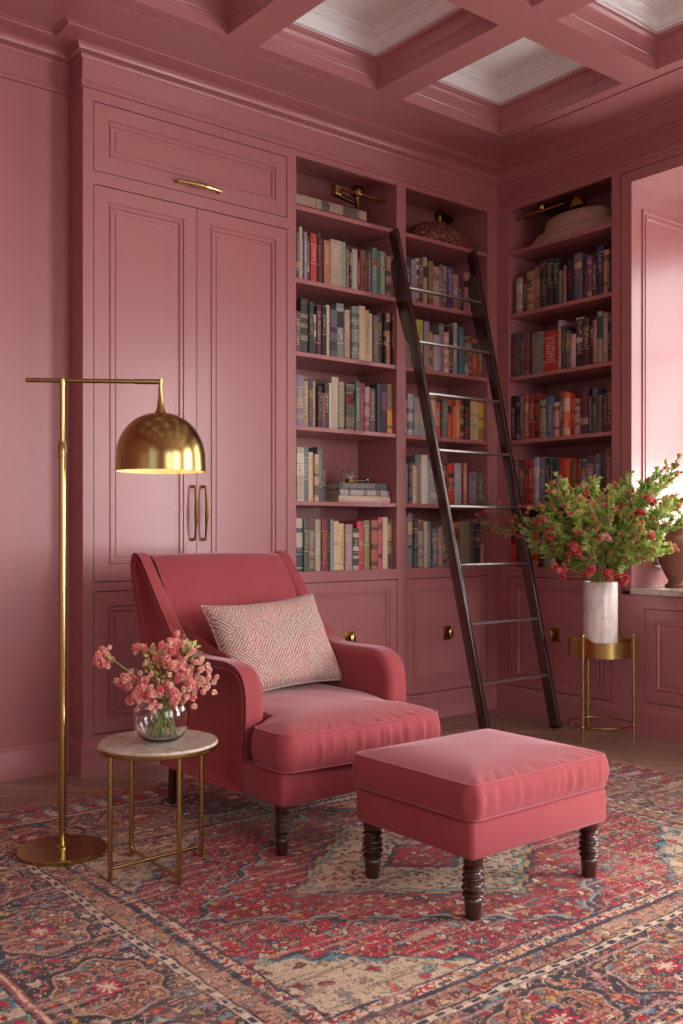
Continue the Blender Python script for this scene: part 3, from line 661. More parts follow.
# ------------------------------------------------------------------ armchair
ch = thing('armchair', (-2.54, -1.2, 0), 'rose velvet armchair with rolled arms, turned dark legs and patterned lumbar pillow on it', 'armchair')
CX0, CX1 = -2.95, -2.13
side_prof = [(-.735, .192), (-1.372, .192), (-1.384, .26), (-1.402, .36), (-1.414, .46), (-1.418, .54), (-1.410, .60), (-1.386, .648), (-1.345, .676), (-1.28, .690), (-1.18, .690), (-1.09, .688), (-1.00, .692), (-.92, .712), (-.86, .752), (-.80, .81), (-.73, .885), (-.66, .965), (-.60, 1.035), (-.555, 1.082), (-.520, 1.104), (-.495, 1.106), (-.464, 1.085), (-.458, 1.04), (-.477, .96), (-.520, .84), (-.570, .70), (-.63, .50), (-.69, .33)]
def side_piece(xo, sgn):
    P = round_poly([Vector((a, b)) for a, b in side_prof][::-1], .012, .014)
    # make ccw in (y, z)
    ar = sum(P[i - 1].x * P[i].y - P[i].x * P[i - 1].y for i in range(len(P)))
    if ar < 0: P = P[::-1]
    N = normals2(P); n = len(P); vs = []; fs = []
    # smooth the outline a little
    for _ in range(3): P = [P[i] * .5 + (P[i - 1] + P[(i + 1) % n]) * .25 for i in range(n)]
    r = .037; K = 7; rows = []
    th = lambda p: .096 - .022 * sm(.68, .84, p.y)
    for k in range(K + 1):
        a = k / K * PI / 2; rows.append([(xo + sgn * (r - r * math.sin(a)), P[i] - N[i] * (r - r * math.sin(PI / 2 - (PI / 2 - a)) if False else r * (1 - math.sin(a)) * 0 + r * (1 - math.cos(PI / 2 - a)))) for i in range(n)])
    half = len(rows)
    rows2 = []
    for k in range(K + 1):
        a = k / K * PI / 2
        rows2.append([(xo + sgn * (th(P[i]) - r + r * math.sin(a)), P[i] - N[i] * (r * (1 - math.cos(a)))) for i in range(n)])
    rows = [[(x, p) for x, p in rw] for rw in rows] + rows2
    m = MB()
    for rw in rows:
        for x, p in rw: vs.append((x, p.x, p.y))
    for j in range(len(rows) - 1):
        for i in range(n):
            k = (i + 1) % n; fs.append((j * n + i, j * n + k, (j + 1) * n + k, (j + 1) * n + i))
    # caps: fan over horizontal strips via inset centre line
    fs.append(tuple(range(n))); e = (len(rows) - 1) * n; fs.append(tuple(e + i for i in range(n)))
    m.add(vs, fs)
    bmx = bmesh.new(); vv = [bmx.verts.new(v) for v in m.v]
    for f in m.f:
        try: bmx.faces.new([vv[i] for i in f])
        except ValueError: pass
    big = [f for f in bmx.faces if len(f.verts) > 4]; bmesh.ops.triangulate(bmx, faces=big)
    bmx.verts.index_update(); o = MB().add([v.co[:] for v in bmx.verts], [[v.index for v in f.verts] for f in bmx.faces]); bmx.free()
    return o, P, N
for xo, sgn in ((CX0, 1), (CX1, -1)):
    o_, P, N = side_piece(xo, sgn)
    arm = o_.build('arm', 'velvet', ch, at=(xo + sgn * .075, -1.1, .45), smooth=60)
    pts = [(xo + sgn * .006, p.x - q.x * .030, p.y - q.y * .030) for p, q in zip(P, N) if p.y > .2]
    k = max(range(len(pts)), key=lambda i: (Vector(pts[i]) - Vector(pts[i - 1])).length); pts = pts[k:] + pts[:k]
    MB().tube(pts, .0028, 6).build('piping', 'welt', arm, at=(xo, -1.1, .45))
# back: profile in (y, z), swept across with slight crown
bp = [(-.88, .34), (-.90, .46), (-.87, .60), (-.785, .76), (-.695, .91), (-.618, 1.02), (-.575, 1.07), (-.535, 1.094), (-.49, 1.096), (-.462, 1.075), (-.462, 1.02), (-.49, .92), (-.55, .72), (-.62, .50), (-.70, .24), (-.72, .195), (-.86, .195)]
P = [Vector(p) for p in bp]
dense = []
for i in range(len(P)):
    a, b = P[i], P[(i + 1) % len(P)]; k = max(1, int((b - a).length / .02))
    for j in range(k): dense.append(a.lerp(b, j / k))
for _ in range(3):
    n = len(dense); dense = [dense[i] * .5 + (dense[i - 1] + dense[(i + 1) % n]) * .25 for i in range(n)]
NX = 24; x0, x1 = CX0 + .060, CX1 - .060; m = MB(); vs = []; fs = []; n = len(dense)
for j in range(NX + 1):
    u = j / NX; x = x0 + (x1 - x0) * u; cr = (1 - abs(2 * u - 1) ** 2.5)
    for p in dense:
        fr = sm(.42, .6, p.y) * (1 if p.x < -.45 else 0)
        front = 1 if p.x < (-.56 - (1.0 - p.y) * .30) else 0
        vs.append((x, p.x - .030 * cr * front * sm(.4, .6, p.y), p.y + .006 * cr * sm(1.0, 1.1, p.y)))
for j in range(NX):
    for i in range(n): k = (i + 1) % n; fs.append((j * n + i, j * n + k, (j + 1) * n + k, (j + 1) * n + i))
m.add(vs, fs); m.build('backrest', 'velvet', ch, at=(-2.54, -.7, .6), smooth=70)
m = MB().bbox(CX0 + .006, CX1 - .006, -1.640, -1.36, .195, .322, .014); m.bbox(CX0 + .05, CX1 - .05, -1.38, -.74, .195, .33, .006)
m.build('seat_frame', 'velvet', ch, at=(-2.54, -1.2, .2), smooth=50)
T = round_poly([(-2.950, -1.668), (-2.54, -1.690), (-2.160, -1.668), (-2.160, -1.452), (-2.240, -1.435), (-2.240, -.90), (-2.840, -.90), (-2.840, -1.435), (-2.950, -1.452)], [.05, .3, .06, .05, .02, .03, .03, .02, .05], .008)
cush = pad(T, (-2.54, -1.40),   .324, .460, .050, .022, .017, 3, flat=.24, wrscale=30, wrzone=lambda p: sm(-1.5, -1.62, p.y) * sm(-2.95, -2.75, p.x), free=lambda p: p.y < -1.5 or abs(p.x + 2.555) > .365).build('seat_cushion', 'velvet', ch, at=(-2.54, -1.4, .325), smooth=80)
N = normals2(T)
m = welt(T, N, .0005, .462, .0032); m2 = welt(T, N, .0005, .328, .0032); m.add(m2.v, m2.f); m.build('piping', 'welt', cush, at=(-2.54, -1.4, .45))
for x, y in ((-2.908, -1.592), (-2.172, -1.592)): turned_leg((x, y, 0), .197, .031).build('leg', 'leg_wood', ch, at=(x, y, 0), smooth=50)
for x in (-2.885, -2.195):
    m = MB(); a = MB().box(-.026, .026, -.026, .026, 0, 1)
    m.add([(x + vx * (.62 + .38 * vz), -.775 + vy * (.62 + .38 * vz) + .045 * (1 - vz), vz * .197) for vx, vy, vz in a.v], a.f)
    m.build('leg', 'leg_wood', ch, at=(x, -.76, 0), smooth=0)
# lumbar pillow
def pillow(w_, h_, t_, nu=36, nv=26):
    m = MB(); vs = []; fs = []
    for sd in (1, -1):
        o = len(vs)
        for j in range(nv + 1):
            for i in range(nu + 1):
                u = 2 * i / nu - 1; v = 2 * j / nv - 1
                pin = .075
                x = u * w_ / 2 * (1 - pin * (1 - v * v) ** 1 * 0 - pin * abs(u) ** 3 * (1 - v * v)); y = v * h_ / 2 * (1 - pin * 1.4 * abs(v) ** 3 * (1 - u * u))
                d = t_ / 2 * ((1 - u ** 4) * (1 - v ** 4)) ** .55
                d += (.006 * noise.noise(Vector((u * 3, v * 3, sd * 4))) + .004 * noise.noise(Vector((u * 7, v * 5, 2)))) * ((1 - u * u) * (1 - v * v)) ** .3
                vs.append((x, sd * d, y))
        for j in range(nv):
            for i in range(nu):
                a = o + j * (nu + 1) + i; f = (a, a + 1, a + nu + 2, a + nu + 1); fs.append(f if sd < 0 else f[::-1])
    return m.add(vs, fs)
pm = pillow(.62, .43, .15)
po = pm.build('lumbar_pillow', 'pillow', smooth=80, fix=False, loc=(-2.53, -1.005, .705))
po.rotation_euler = (R_(-28), R_(-2.5), R_(3))
tag(po, 'oblong pink and cream patterned pillow propped on the velvet armchair', 'pillow')
bm = bmesh.new(); bm.from_mesh(po.data); bmesh.ops.remove_doubles(bm, verts=bm.verts[:], dist=.0006); bm.to_mesh(po.data); bm.free()
ed = [(-.31, -.215), (.31, -.215), (.31, .215), (-.31, .215)]
m = MB(); pts = []
for k in range(4):
    a, b = Vector(ed[k]), Vector(ed[(k + 1) % 4])
    for i in range(16):
        q = a.lerp(b, i / 16); u, v = q.x / .31, q.y / .215
        pts.append((u * .31 * (1 - .075 * abs(u) ** 3 * (1 - v * v)), 0, v * .215 * (1 - .105 * abs(v) ** 3 * (1 - u * u))))
w_ = MB().tube(pts, .004, 6, closed=True).build('edge_cord', 'pillow', None, smooth=60); w_.parent = po; w_.location = (0, 0, 0); w_['_o'] = (0, 0, 0)

# ------------------------------------------------------------------ ottoman
ot = thing('ottoman', (-2.503, -2.215, 0), 'square rose velvet ottoman on four turned dark legs, in front of the armchair', 'ottoman')
O = round_poly([(-2.848, -2.497), (-2.164, -2.485), (-2.168, -1.925), (-2.848, -1.925)], .035, .010)
oc = pad(O, (-2.505, -2.21), .322, .432, .036, .018, .012, 9, flat=.20, wrscale=34, wrzone=lambda p: sm(-2.46, -2.49, p.y) * .9 + .1).build('cushion', 'velvet', ot, at=(-2.505, -2.21, .32), smooth=80)
N = normals2(O); m = welt(O, N, -.0005, .433, .003); m2 = welt(O, N, -.0005, .326, .003); m.add(m2.v, m2.f); m.build('piping', 'welt', oc, at=(-2.5, -2.2, .43))
m = MB().bbox(-2.842, -2.172, -2.488, -1.930, .200, .320, .018); m.build('base', 'velvet', ot, at=(-2.505, -2.21, .2), smooth=50)
for x, y in ((-2.800, -1.978), (-2.792, -2.445), (-2.212, -2.438), (-2.212, -1.978)):
    turned_leg((x, y, 0), .204, .036).build('leg', 'leg_wood', ot, at=(x, y, 0), smooth=50)

# ------------------------------------------------------------------ floor lamp
lx, ly = -3.527, -1.062
lp = thing('floor_lamp', (lx, ly, 0), 'brass floor lamp with crossbar arm and dome shade, beside the round side table', 'lamp')
MB().lathe([(0, .006), (.155, .006), (.160, .008), (.163, .012), (.163, .024), (.160, .028), (.15, .029), (0, .029)], 72, (lx, ly, 0), cap=False).build('base', 'brass', lp, at=(lx, ly, 0), smooth=30)
MB().lathe([(.024, .029), (.024, .034), (.0135, .038), (.0135, 1.47), (.0180, 1.472), (.0180, 1.478), (.0155, 1.480), (.0165, 1.512), (.0145, 1.518), (.0135, 1.53), (.0095, 1.532), (.0095, 1.748)], 24, (lx, ly, 0)).build('pole', 'brass', lp, at=(lx, ly, 0), smooth=30)
A = Vector((-3.627, -.982, 1.759)); B = Vector((-3.244, -1.290, 1.752))
m = MB().tube([A, A.lerp(B, .78)], .0085, 14); m.tube([A.lerp(B, .80), B], .0095, 14); m.sphere(A, .0095, 14, 8); m.sphere(A.lerp(B, .79), .0075, 12, 8); m.tube([(lx, ly, 1.742), (lx, ly, 1.762)], .0125, 14)
m.build('arm', 'brass', lp, at=(lx, ly, 1.755), smooth=40)
sx, sy = -3.243, -1.289
MB().tube([B + Vector((0, 0, .01)), B + Vector((0, 0, -.02)), (sx, sy, 1.70), (sx, sy, 1.675), (sx, sy, 1.66), (sx, sy, 1.636)], [.0085, .0075, .009, .012, .013, .021], 16).build('shade_stem', 'brass', lp, at=(sx, sy, 1.75), smooth=40)
RS = .165; prof = []
for i in range(25):
    a = i / 24 * PI / 2; prof.append((max(.0001, RS * math.sin(a) ** .92), 1.422 + .034 + .182 * math.cos(a) ** .95))
prof += [(RS + .001, 1.436), (RS + .001, 1.420)]
shd = MB().lathe(prof[:], 72, (sx, sy, 0), cap=False); 
inner = [(r - .004 if r > .004 else r, z - .003) for r, z in prof]; inner[-1] = (RS - .003, 1.420)
sh = shd.add(MB().lathe([prof[-1], inner[-1]], 72, (sx, sy, 0), cap=False).v, MB().lathe([prof[-1], inner[-1]], 72, (sx, sy, 0), cap=False).f).build('lamp_shade', 'brass', lp, at=(sx, sy, 1.5), smooth=50)
MB().lathe(inner, 72, (sx, sy, 0), cap=False).build('shade_lining', 'lining', sh, at=(sx, sy, 1.5), smooth=60)
MB().lathe([(.016, 1.60), (.016, 1.625), (.012, 1.63)], 16, (sx, sy, 0)).build('bulb_socket', 'brass', sh, at=(sx, sy, 1.6))
MB().lathe([(.0001, 1.512), (.018, 1.516), (.028, 1.535), (.029, 1.552), (.022, 1.578), (.014, 1.600)], 20, (sx, sy, 0)).build('bulb', 'bulb', sh, at=(sx, sy, 1.55), smooth=60)

# ------------------------------------------------------------------ side table
tx, ty = -3.335, -1.447
st = thing('side_table', (tx, ty, 0), 'small round marble-topped side table on slim brass legs, in front of the armchair arm', 'table')
MB().lathe([(0, .447), (.203, .447), (.207, .449), (.207, .459), (.204, .463), (0, .463)], 80, (tx, ty, 0), cap=False).build('table_top', 'marble', st, at=(tx, ty, .46), smooth=30)
MB().lathe([(.199, .438), (.209, .438), (.2105, .441), (.2105, .452), (.2075, .454), (.2072, .446), (.199, .446), (.199, .438)], 80, (tx, ty, 0), cap=False).build('rim', 'brass', st, at=(tx, ty, .445), smooth=30)
rl = .185
angs = [180, 263, 6, 94]
feet = []
for a in angs:
    x, y = tx + rl * math.cos(R_(a)), ty + rl * math.sin(R_(a)); feet.append((x, y))
    MB().tube([(x, y, .002), (x, y, .440)], .0085, 14).build('leg', 'brass', st, at=(x, y, 0), smooth=40)
for i, j, z in ((0, 2, .050), (1, 3, .036)):
    MB().tube([(feet[i][0], feet[i][1], z), (feet[j][0], feet[j][1], z)], .0065, 10).build('stretcher', 'brass', st, at=(tx, ty, z), smooth=40)

# ------------------------------------------------------------------ library ladder
ld = thing('library_ladder', (-.53, -.687, 0), 'dark mahogany library ladder with metal rungs leaning on the bookcases', 'ladder')
lad_y = lambda z: -.690 + .2068 * z
railx = [lambda z: -.842 - .050 * z, lambda z: -.236 - .027 * z]
slope = Vector((0, .2068, 1)).normalized()
for s_, (fx, ztop) in enumerate(((railx[0], 3.035), (railx[1], 3.02))):
    a = Vector((fx(0), lad_y(0) + .0, .012)); b = Vector((fx(ztop), lad_y(ztop), ztop)); m = MB()
    t = (b - a).normalized(); side = Vector((1, 0, 0))
    bm = bmesh.new(); bmesh.ops.create_cube(bm, size=1)
    L_ = (b - a).length
    for v in bm.verts: v.co = Vector((v.co.x * .026, v.co.y * .072, (v.co.z + .5) * L_))
    bmesh.ops.bevel(bm, geom=bm.edges[:], offset=.005, segments=3, affect='EDGES', profile=.5); bm.verts.index_update()
    q = t; u = (side - q * side.dot(q)).normalized(); w_ = q.cross(u)
    m.add([a + u * v.co.x + w_ * v.co.y + q * v.co.z for v in bm.verts], [[v.index for v in f.verts] for f in bm.faces]); bm.free()
    rail = m.build('rail', 'mahogany', ld, at=tuple(a), smooth=40)
    # shaped hook plate that rides on the shelf front
    zc = 2.62; hp = []
    for (dy, z) in ((-.030, 2.34), (.034, 2.32), (.056, 2.36), (.068, 2.46), (.074, 2.60), (.074, 2.76), (.064, 2.83), (.036, 2.86), (-.028, 2.87)):
        hp.append((dy, z))
    vs = []
    for dx in (-.016, .016):
        for dy, z in hp: vs.append((fx(z) + dx, lad_y(z) + dy, z))
    n = len(hp); fs = [tuple(range(n))[::-1], tuple(range(n, 2 * n))] + [(i, (i + 1) % n, n + (i + 1) % n, n + i) for i in range(n)]
    MB().add(vs, fs).build('hook_plate', 'mahogany', rail, at=(fx(zc), lad_y(zc), zc), smooth=30)
    MB().bar((fx(0), lad_y(0) + .0, .001), (fx(0), lad_y(0) + .003, .016), .030, .074, side=(1, 0, 0)).build('rubber_foot', 'bronze', rail, at=tuple(a), smooth=0)
for z in (.320, .659, 1.001, 1.346, 1.681, 2.023, 2.342, 2.676):
    xa, xb = railx[0](z) + .010, railx[1](z) - .010; y = lad_y(z)
    m = MB()
    vs = []; prof = [(-.021, -.006), (-.023, 0), (-.021, .006), (-.012, .009), (.012, .009), (.021, .006), (.023, 0), (.021, -.006), (.012, -.009), (-.012, -.009)]
    for x in (xa, xb):
        for dy, dz in prof: vs.append((x, y + dy, z + dz))
    n = len(prof); m.add(vs, [tuple(range(n))[::-1], tuple(range(n, 2 * n))] + [(i, (i + 1) % n, n + (i + 1) % n, n + i) for i in range(n)])
    m.build('rung', 'steel', ld, at=((xa + xb) / 2, y, z), smooth=50)

# ------------------------------------------------------------------ plant stand
px_, py_ = -.247, -1.027; zt = .545
ps = thing('plant_stand', (px_, py_, 0), 'round brass plant stand with deep tray and hoop stretcher, by the window alcove', 'plant stand')
rt = .178
MB().lathe([(0, zt - .006), (rt, zt - .006), (rt, zt), (0, zt)], 64, (px_, py_, 0), cap=False).build('tray', 'brass', ps, at=(px_, py_, zt), smooth=30)
# rim band with rising lugs at the legs
legA = [R_(a) for a in (51.28 - 90 - 130 + 90, 51.28 - 90 - 32 + 90, 51.28 + 8 + 90 - 90)]
F_ = Vector((.6253, .7804)); Q_ = Vector((.7804, -.6253))
def cam_dir(deg): a = R_(deg); v = Q_ * math.cos(a) + F_ * math.sin(a); return math.atan2(v.y, v.x)
legA = [cam_dir(-136), cam_dir(-24), cam_dir(98)]
vs = []; fs = []; n = 96
for i in range(n):
    a = 2 * PI * i / n; near = max(0, max(math.cos(a - q) for q in legA) - .93) / .07
    top = zt + .022 + .022 * sm(0, 1, near); bot = zt - .068
    for r, z in ((rt + .004, bot), (rt + .004, top), (rt + .001, top), (rt + .001, bot)): vs.append((px_ + r * math.cos(a), py_ + r * math.sin(a), z))
for i in range(n):
    k = (i + 1) % n
    for q in range(4): fs.append((i * 4 + q, i * 4 + (q + 1) % 4, k * 4 + (q + 1) % 4, k * 4 + q))
MB().add(vs, fs).build('rim', 'brass', ps, at=(px_, py_, zt), smooth=40)
for a in legA:
    x, y = px_ + (rt + .008) * math.cos(a), py_ + (rt + .008) * math.sin(a)
    m = MB().tube([(x, y, .001), (x, y, .03), (x, y, .08), (x, y, zt + .05)], [.005, .006, .0085, .0085], 12); m.sphere((x, y, zt + .055), .011, 12, 8); m.sphere((x, y, .085), .011, 12, 8)
    m.build('leg', 'brass', ps, at=(x, y, 0), smooth=40)
MB().tube([(px_ + (rt + .004) * math.cos(2 * PI * i / 48), py_ + (rt + .004) * math.sin(2 * PI * i / 48), .085) for i in range(48)], .0055, 8, closed=True).build('hoop_stretcher', 'brass', ps, at=(px_, py_, .085), smooth=40)
vz = zt + .001
vo = MB().lathe([(0, vz), (.092, vz), (.098, vz + .006), (.0985, vz + .35), (.096, vz + .36), (.090, vz + .358), (.088, vz + .34), (.088, vz + .05), (0, vz + .05)], 64, (px_, py_, 0), cap=False).build('cylinder_vase', 'vase_marble', at=(px_, py_, vz), smooth=40)
tag(vo, 'white marble cylinder vase of flowering branches, standing on the brass plant stand', 'vase')
# solid urn shape standing in for a brown shadow in the alcove
ux, uy, uz = .27, -1.20, .8625
up = [(0, 0), (.075, 0), (.078, .012), (.06, .02), (.055, .035), (.085, .08), (.115, .14), (.122, .19), (.112, .235), (.085, .262), (.07, .272), (.066, .29), (.074, .30), (.074, .312), (.06, .318), (.05, .31), (.05, .28), (0, .27)]
uo = MB().lathe([(r * .95, z * 1.15 + uz) for r, z in up], 48, (ux, uy, 0), cap=False).build('shadow_urn', 'shadow_brown', at=(ux, uy, uz), smooth=40)
tag(uo, 'brown urn shape standing in for a shadow, on the marble slab in the alcove', 'urn')

# ------------------------------------------------------------------ glass bowl vase
gx, gy, gz = -3.327, -1.452, .4635
def bowl(off, z0):
    return [(max(0, r - off), z) for r, z in [(.045, 0), (.062, .004), (.080, .020), (.093, .050), (.0975, .080), (.095, .108), (.086, .134), (.074, .150), (.070, .158)] ]
outp = bowl(0, 0); inp = [(max(.001, r - .004), max(z, .010)) for r, z in outp][1:]
prof = [(0, 0)] + outp + [(.0665, .1585)] + inp[::-1] + [(0, .010)]
gv = MB().lathe([(r, z + gz) for r, z in prof], 56, (gx, gy, 0), cap=False).build('glass_vase', 'glass', at=(gx, gy, gz), smooth=60)
tag(gv, 'clear round glass vase of pink flowers on the marble side table', 'vase')
# ------------------------------------------------------------------ rug, pattern laid out in metres on the weave
RX0, RX1, RY0, RY1 = -4.32, -.70, -3.46, -.375
def rug():
    st = .0042; nx = int((RX1 - RX0) / st); ny = int((RY1 - RY0) / st)
    X, Y = np.meshgrid(np.linspace(RX0, RX1, nx), np.linspace(RY0, RY1, ny))
    rs = np.random.RandomState(5)
    def vn(x, y, s, seed):                                # smooth value noise
        g = np.random.RandomState(seed).rand(256, 256)
        u = x * s; v = y * s; i = np.floor(u).astype(int); j = np.floor(v).astype(int); fu = u - i; fv = v - j
        fu = fu * fu * (3 - 2 * fu); fv = fv * fv * (3 - 2 * fv); G = lambda a, b: g[a % 256, b % 256]
        return (G(i, j) * (1 - fu) + G(i + 1, j) * fu) * (1 - fv) + (G(i, j + 1) * (1 - fu) + G(i + 1, j + 1) * fu) * fv
    def cell(x, y, s, seed, jit=.8):                       # worley: nearest id value, distance, second distance
        u = x * s; v = y * s; i = np.floor(u).astype(int); j = np.floor(v).astype(int)
        g = np.random.RandomState(seed).rand(3, 256, 256); d1 = np.full(x.shape, 9.); d2 = d1.copy(); idv = np.zeros(x.shape); an = np.zeros(x.shape)
        for a in (-1, 0, 1):
            for b in (-1, 0, 1):
                ii = (i + a) % 256; jj = (j + b) % 256
                du = (i + a + .5 + (g[0, ii, jj] - .5) * jit) - u; dv = (j + b + .5 + (g[1, ii, jj] - .5) * jit) - v
                d = np.sqrt(du * du + dv * dv); c = d < d1
                d2 = np.where(c, d1, np.minimum(d2, d)); idv = np.where(c, g[2, ii, jj], idv); an = np.where(c, np.arctan2(dv, du), an); d1 = np.where(c, d, d1)
        return idv, d1 * (1 + .30 * np.cos(an * (3 + np.floor(idv * 3)) + idv * 9) + .16 * np.cos(2 * an + idv * 31)), d2
    col = lambda h: np.array(srgb(h)[:3])
    def pal(v, cs):
        cs = np.array([col(c) for c in cs]); return cs[np.clip((v * len(cs)).astype(int), 0, len(cs) - 1)]
    def put(img, mask, c): 
        m = np.clip(mask, 0, 1)[..., None]; return img * (1 - m) + (np.asarray(c) if not isinstance(c, str) else col(c)) * m
    # hand-knotted wobble
    WX = X + .012 * (vn(X, Y, 9, 1) - .5) + .006 * (vn(X, Y, 40, 2) - .5); WY = Y + .012 * (vn(X, Y, 9, 3) - .5) + .006 * (vn(X, Y, 40, 4) - .5)
    d = np.minimum(np.minimum(WX - RX0, RX1 - WX), np.minimum(WY - RY0, RY1 - WY))
    horiz = np.minimum(WY - RY0, RY1 - WY) < np.minimum(WX - RX0, RX1 - WX)
    along = np.where(horiz, WX, WY)
    RED, DRED, NAVY, TEAL, CREAM, SALM, GOLD, PINKC, SAGE, BLK = 'b02c3a', '84202e', '2a2c40', '5c8488', 'd8c4ac', 'c87864', 'c09a62', 'c08a80', '8a9a7c', '2c2224'
    # --- field
    img = np.zeros(X.shape + (3,)) + col(RED)
    big = vn(X, Y, 2.2, 11); img = put(img, sm_np(.45, .7, big) * .5, col('b8404a')); img = put(img, sm_np(.55, .75, vn(X, Y, 3.5, 12)) * .5, DRED)
    def motifs(img, mask, s, seed, cs, r0=.30, r1=.40, outline=BLK, dens=.75, aniso=(1, 1)):
        idv, d1, d2 = cell(WX * aniso[0], WY * aniso[1], s, seed, .75)
        ang = vn(WX, WY, s * 3, seed + 7); rr = r0 * (.6 + .8 * ang)
        on = (idv < dens) & (d1 < rr); ol = (idv < dens) & (d1 < rr + .11) & ~on
        img = put(img, ol * mask * .85, outline); c = pal((idv / dens * 7.13) % 1, cs)
        img = img * (1 - (on * mask)[..., None]) + c * (on * mask)[..., None]
        return put(img, ((idv < dens) & (d1 < rr * .42)) * mask * .8, pal((idv * 13.7) % 1, cs))
    def scroll(img, mask, s, seed, c, w=.05, k=3):
        n1 = vn(WX, WY, s, seed) + .35 * vn(WX, WY, s * 2.4, seed + 1)
        f = np.abs((n1 * k) % 1 - .5); return put(img, (f < w) * mask, c)
    field = (d > .80).astype(float)
    img = scroll(img, field, 11, 31, BLK, .06, 4); img = scroll(img, field, 17, 35, TEAL, .03, 4); img = scroll(img, field, 23, 37, CREAM, .03, 3)
    img = motifs(img, field, 17, 41, [CREAM, TEAL, SALM, GOLD, SAGE, NAVY, PINKC, RED], .24, dens=.55)
    img = motifs(img, field, 38, 43, [CREAM, SALM, NAVY, GOLD, TEAL, DRED], .25, dens=.45)
    # stepped medallion and corner pieces
    cx0, cy0 = -2.505, -1.93
    q = np.abs(WX - cx0) / 1.02 + np.abs(WY - cy0) / .78
    qs = q + .035 * (np.round(np.abs(WX - cx0) * 14) % 2) + .02 * np.sin(np.abs(WY - cy0) * 60)
    med = (qs < 1) & (d > .8)
    for lim, c in ((1.0, NAVY), (.972, 'b8a08c'), (.958, TEAL), (.94, 'a02838')): img = put(img, (qs < lim) * field, c)
    inm = ((qs < .94) * field); img = scroll(img, inm, 16, 51, SALM, .05, 4); img = scroll(img, inm, 11, 53, BLK, .06, 4)
    img = motifs(img, inm, 24, 55, [CREAM, TEAL, GOLD, SALM, NAVY, PINKC], .28)
    q2 = np.abs(WX - cx0) / .62 + np.abs(WY - cy0) / .50 + .04 * (np.round(np.abs(WX - cx0) * 18) % 2)
    for lim, c in ((1.0, NAVY), (.96, GOLD), (.92, TEAL), (.88, 'cdb89c')): img = put(img, (q2 < lim) * field, c)
    in2 = (q2 < .88) * field; img = scroll(img, in2, 20, 61, '8a7468', .07, 4); img = motifs(img, in2, 32, 63, [RED, DRED, NAVY, SALM, TEAL], .24, dens=.7)
    q3 = np.abs(WX - cx0) / .2 + np.abs(WY - cy0) / .16; img = put(img, (q3 < 1) * 1., NAVY); img = put(img, (q3 < .85) * 1., RED); img = motifs(img, (q3 < .8) * 1., 30, 65, [CREAM, GOLD, TEAL], .25)
    fx = np.minimum(WX - (RX0 + .8), (RX1 - .8) - WX); fy = np.minimum(WY - (RY0 + .8), (RY1 - .8) - WY)
    cq = fx / .58 + fy / .46 + .05 * np.sin(fx * 50) * np.cos(fy * 44) + .04 * (np.round(fx * 16) % 2)
    for lim, c in ((1.0, NAVY), (.965, TEAL), (.93, 'cbb69c')): img = put(img, (cq < lim) * field, c)
    in3 = (cq < .93) * field; img = scroll(img, in3, 14, 71, '4c5454', .05, 4); img = motifs(img, in3, 18, 73, [RED, TEAL, DRED, SALM, SAGE, GOLD], .24, dens=.6, outline='4c4440')
    # --- borders
    def band(img, a, b, c): return put(img, ((d >= a) & (d < b)) * 1., c)
    img = band(img, .74, .80, NAVY); img = band(img, .752, .79, CREAM)
    m_ = ((d >= .752) & (d < .79)) * 1.; t = (along * 11) % 1
    img = scroll(img, m_, 30, 75, RED, .16, 3); img = motifs(img, m_, 40, 76, [RED, GOLD, TEAL, NAVY], .3, dens=.8)
    img = band(img, .655, .74, 'b88c78'); m_ = ((d >= .662) & (d < .733)) * 1.
    img = scroll(img, m_, 22, 81, BLK, .08, 3); img = motifs(img, m_, 28, 83, [CREAM, RED, TEAL, GOLD, DRED], .28, dens=.8)
    img = put(img, (np.abs(d - .659) < .004) * 1., BLK); img = put(img, (np.abs(d - .736) < .004) * 1., BLK)
    img = band(img, .63, .655, CREAM); img = put(img, ((d > .635) & (d < .65) & ((along * 16) % 1 < .5)) * 1., NAVY)
    # main border: dark ground, lobed rosettes
    img = band(img, .27, .63, '2e2230'); mb = ((d >= .275) & (d < .625)) * 1.
    img = scroll(img, mb, 13, 91, 'b07068', .10, 4); img = scroll(img, mb, 18, 93, 'd8bc9c', .05, 4)
    img = motifs(img, mb, 20, 95, [SALM, CREAM, TEAL, RED, GOLD, PINKC, '6a7a90'], .30, dens=.85)
    t = ((along + .1) / .46) % 1 - .5; rr = np.sqrt((t * .46 / .175) ** 2 + ((d - .45) / .135) ** 2) + .07 * np.sin(8 * np.arctan2(t * .46, d - .45))
    for lim, c in ((1.12, BLK), (1.02, 'b49884'), (.97, '9c6050')): img = put(img, (rr < lim) * mb, c)
    im = (rr < .96) * mb; img = scroll(img, im, 14, 97, BLK, .13, 4); img = scroll(img, im, 22, 98, 'c8a890', .07, 4); img = motifs(img, im, 27, 99, [CREAM, GOLD, RED, TEAL, PINKC], .30)
    img = put(img, (rr < .36) * mb, NAVY); img = put(img, (rr < .28) * mb, RED); img = put(img, (rr < .14) * mb, CREAM)
    img = band(img, .235, .27, 'b05a58'); img = put(img, (np.abs(d - .252) < .005) * 1., CREAM); img = put(img, (np.abs(d - .268) < .004) * 1., BLK)
    # outer guards
    img = band(img, .10, .235, 'cdb8a0'); mo = ((d > .11) & (d < .225)) * 1.; t = (along / .12) % 1
    img = put(img, mo * (np.abs(t - .5) < .33), '4f7678'); img = put(img, mo * (np.abs(t - .5) < .22) * (np.abs(d - .168) < .04), RED)
    img = motifs(img, mo, 32, 101, [RED, CREAM, GOLD, SAGE, NAVY], .24, dens=.6)
    img = put(img, (np.abs(d - .232) < .005) * 1., NAVY); img = put(img, (np.abs(d - .103) < .005) * 1., NAVY)
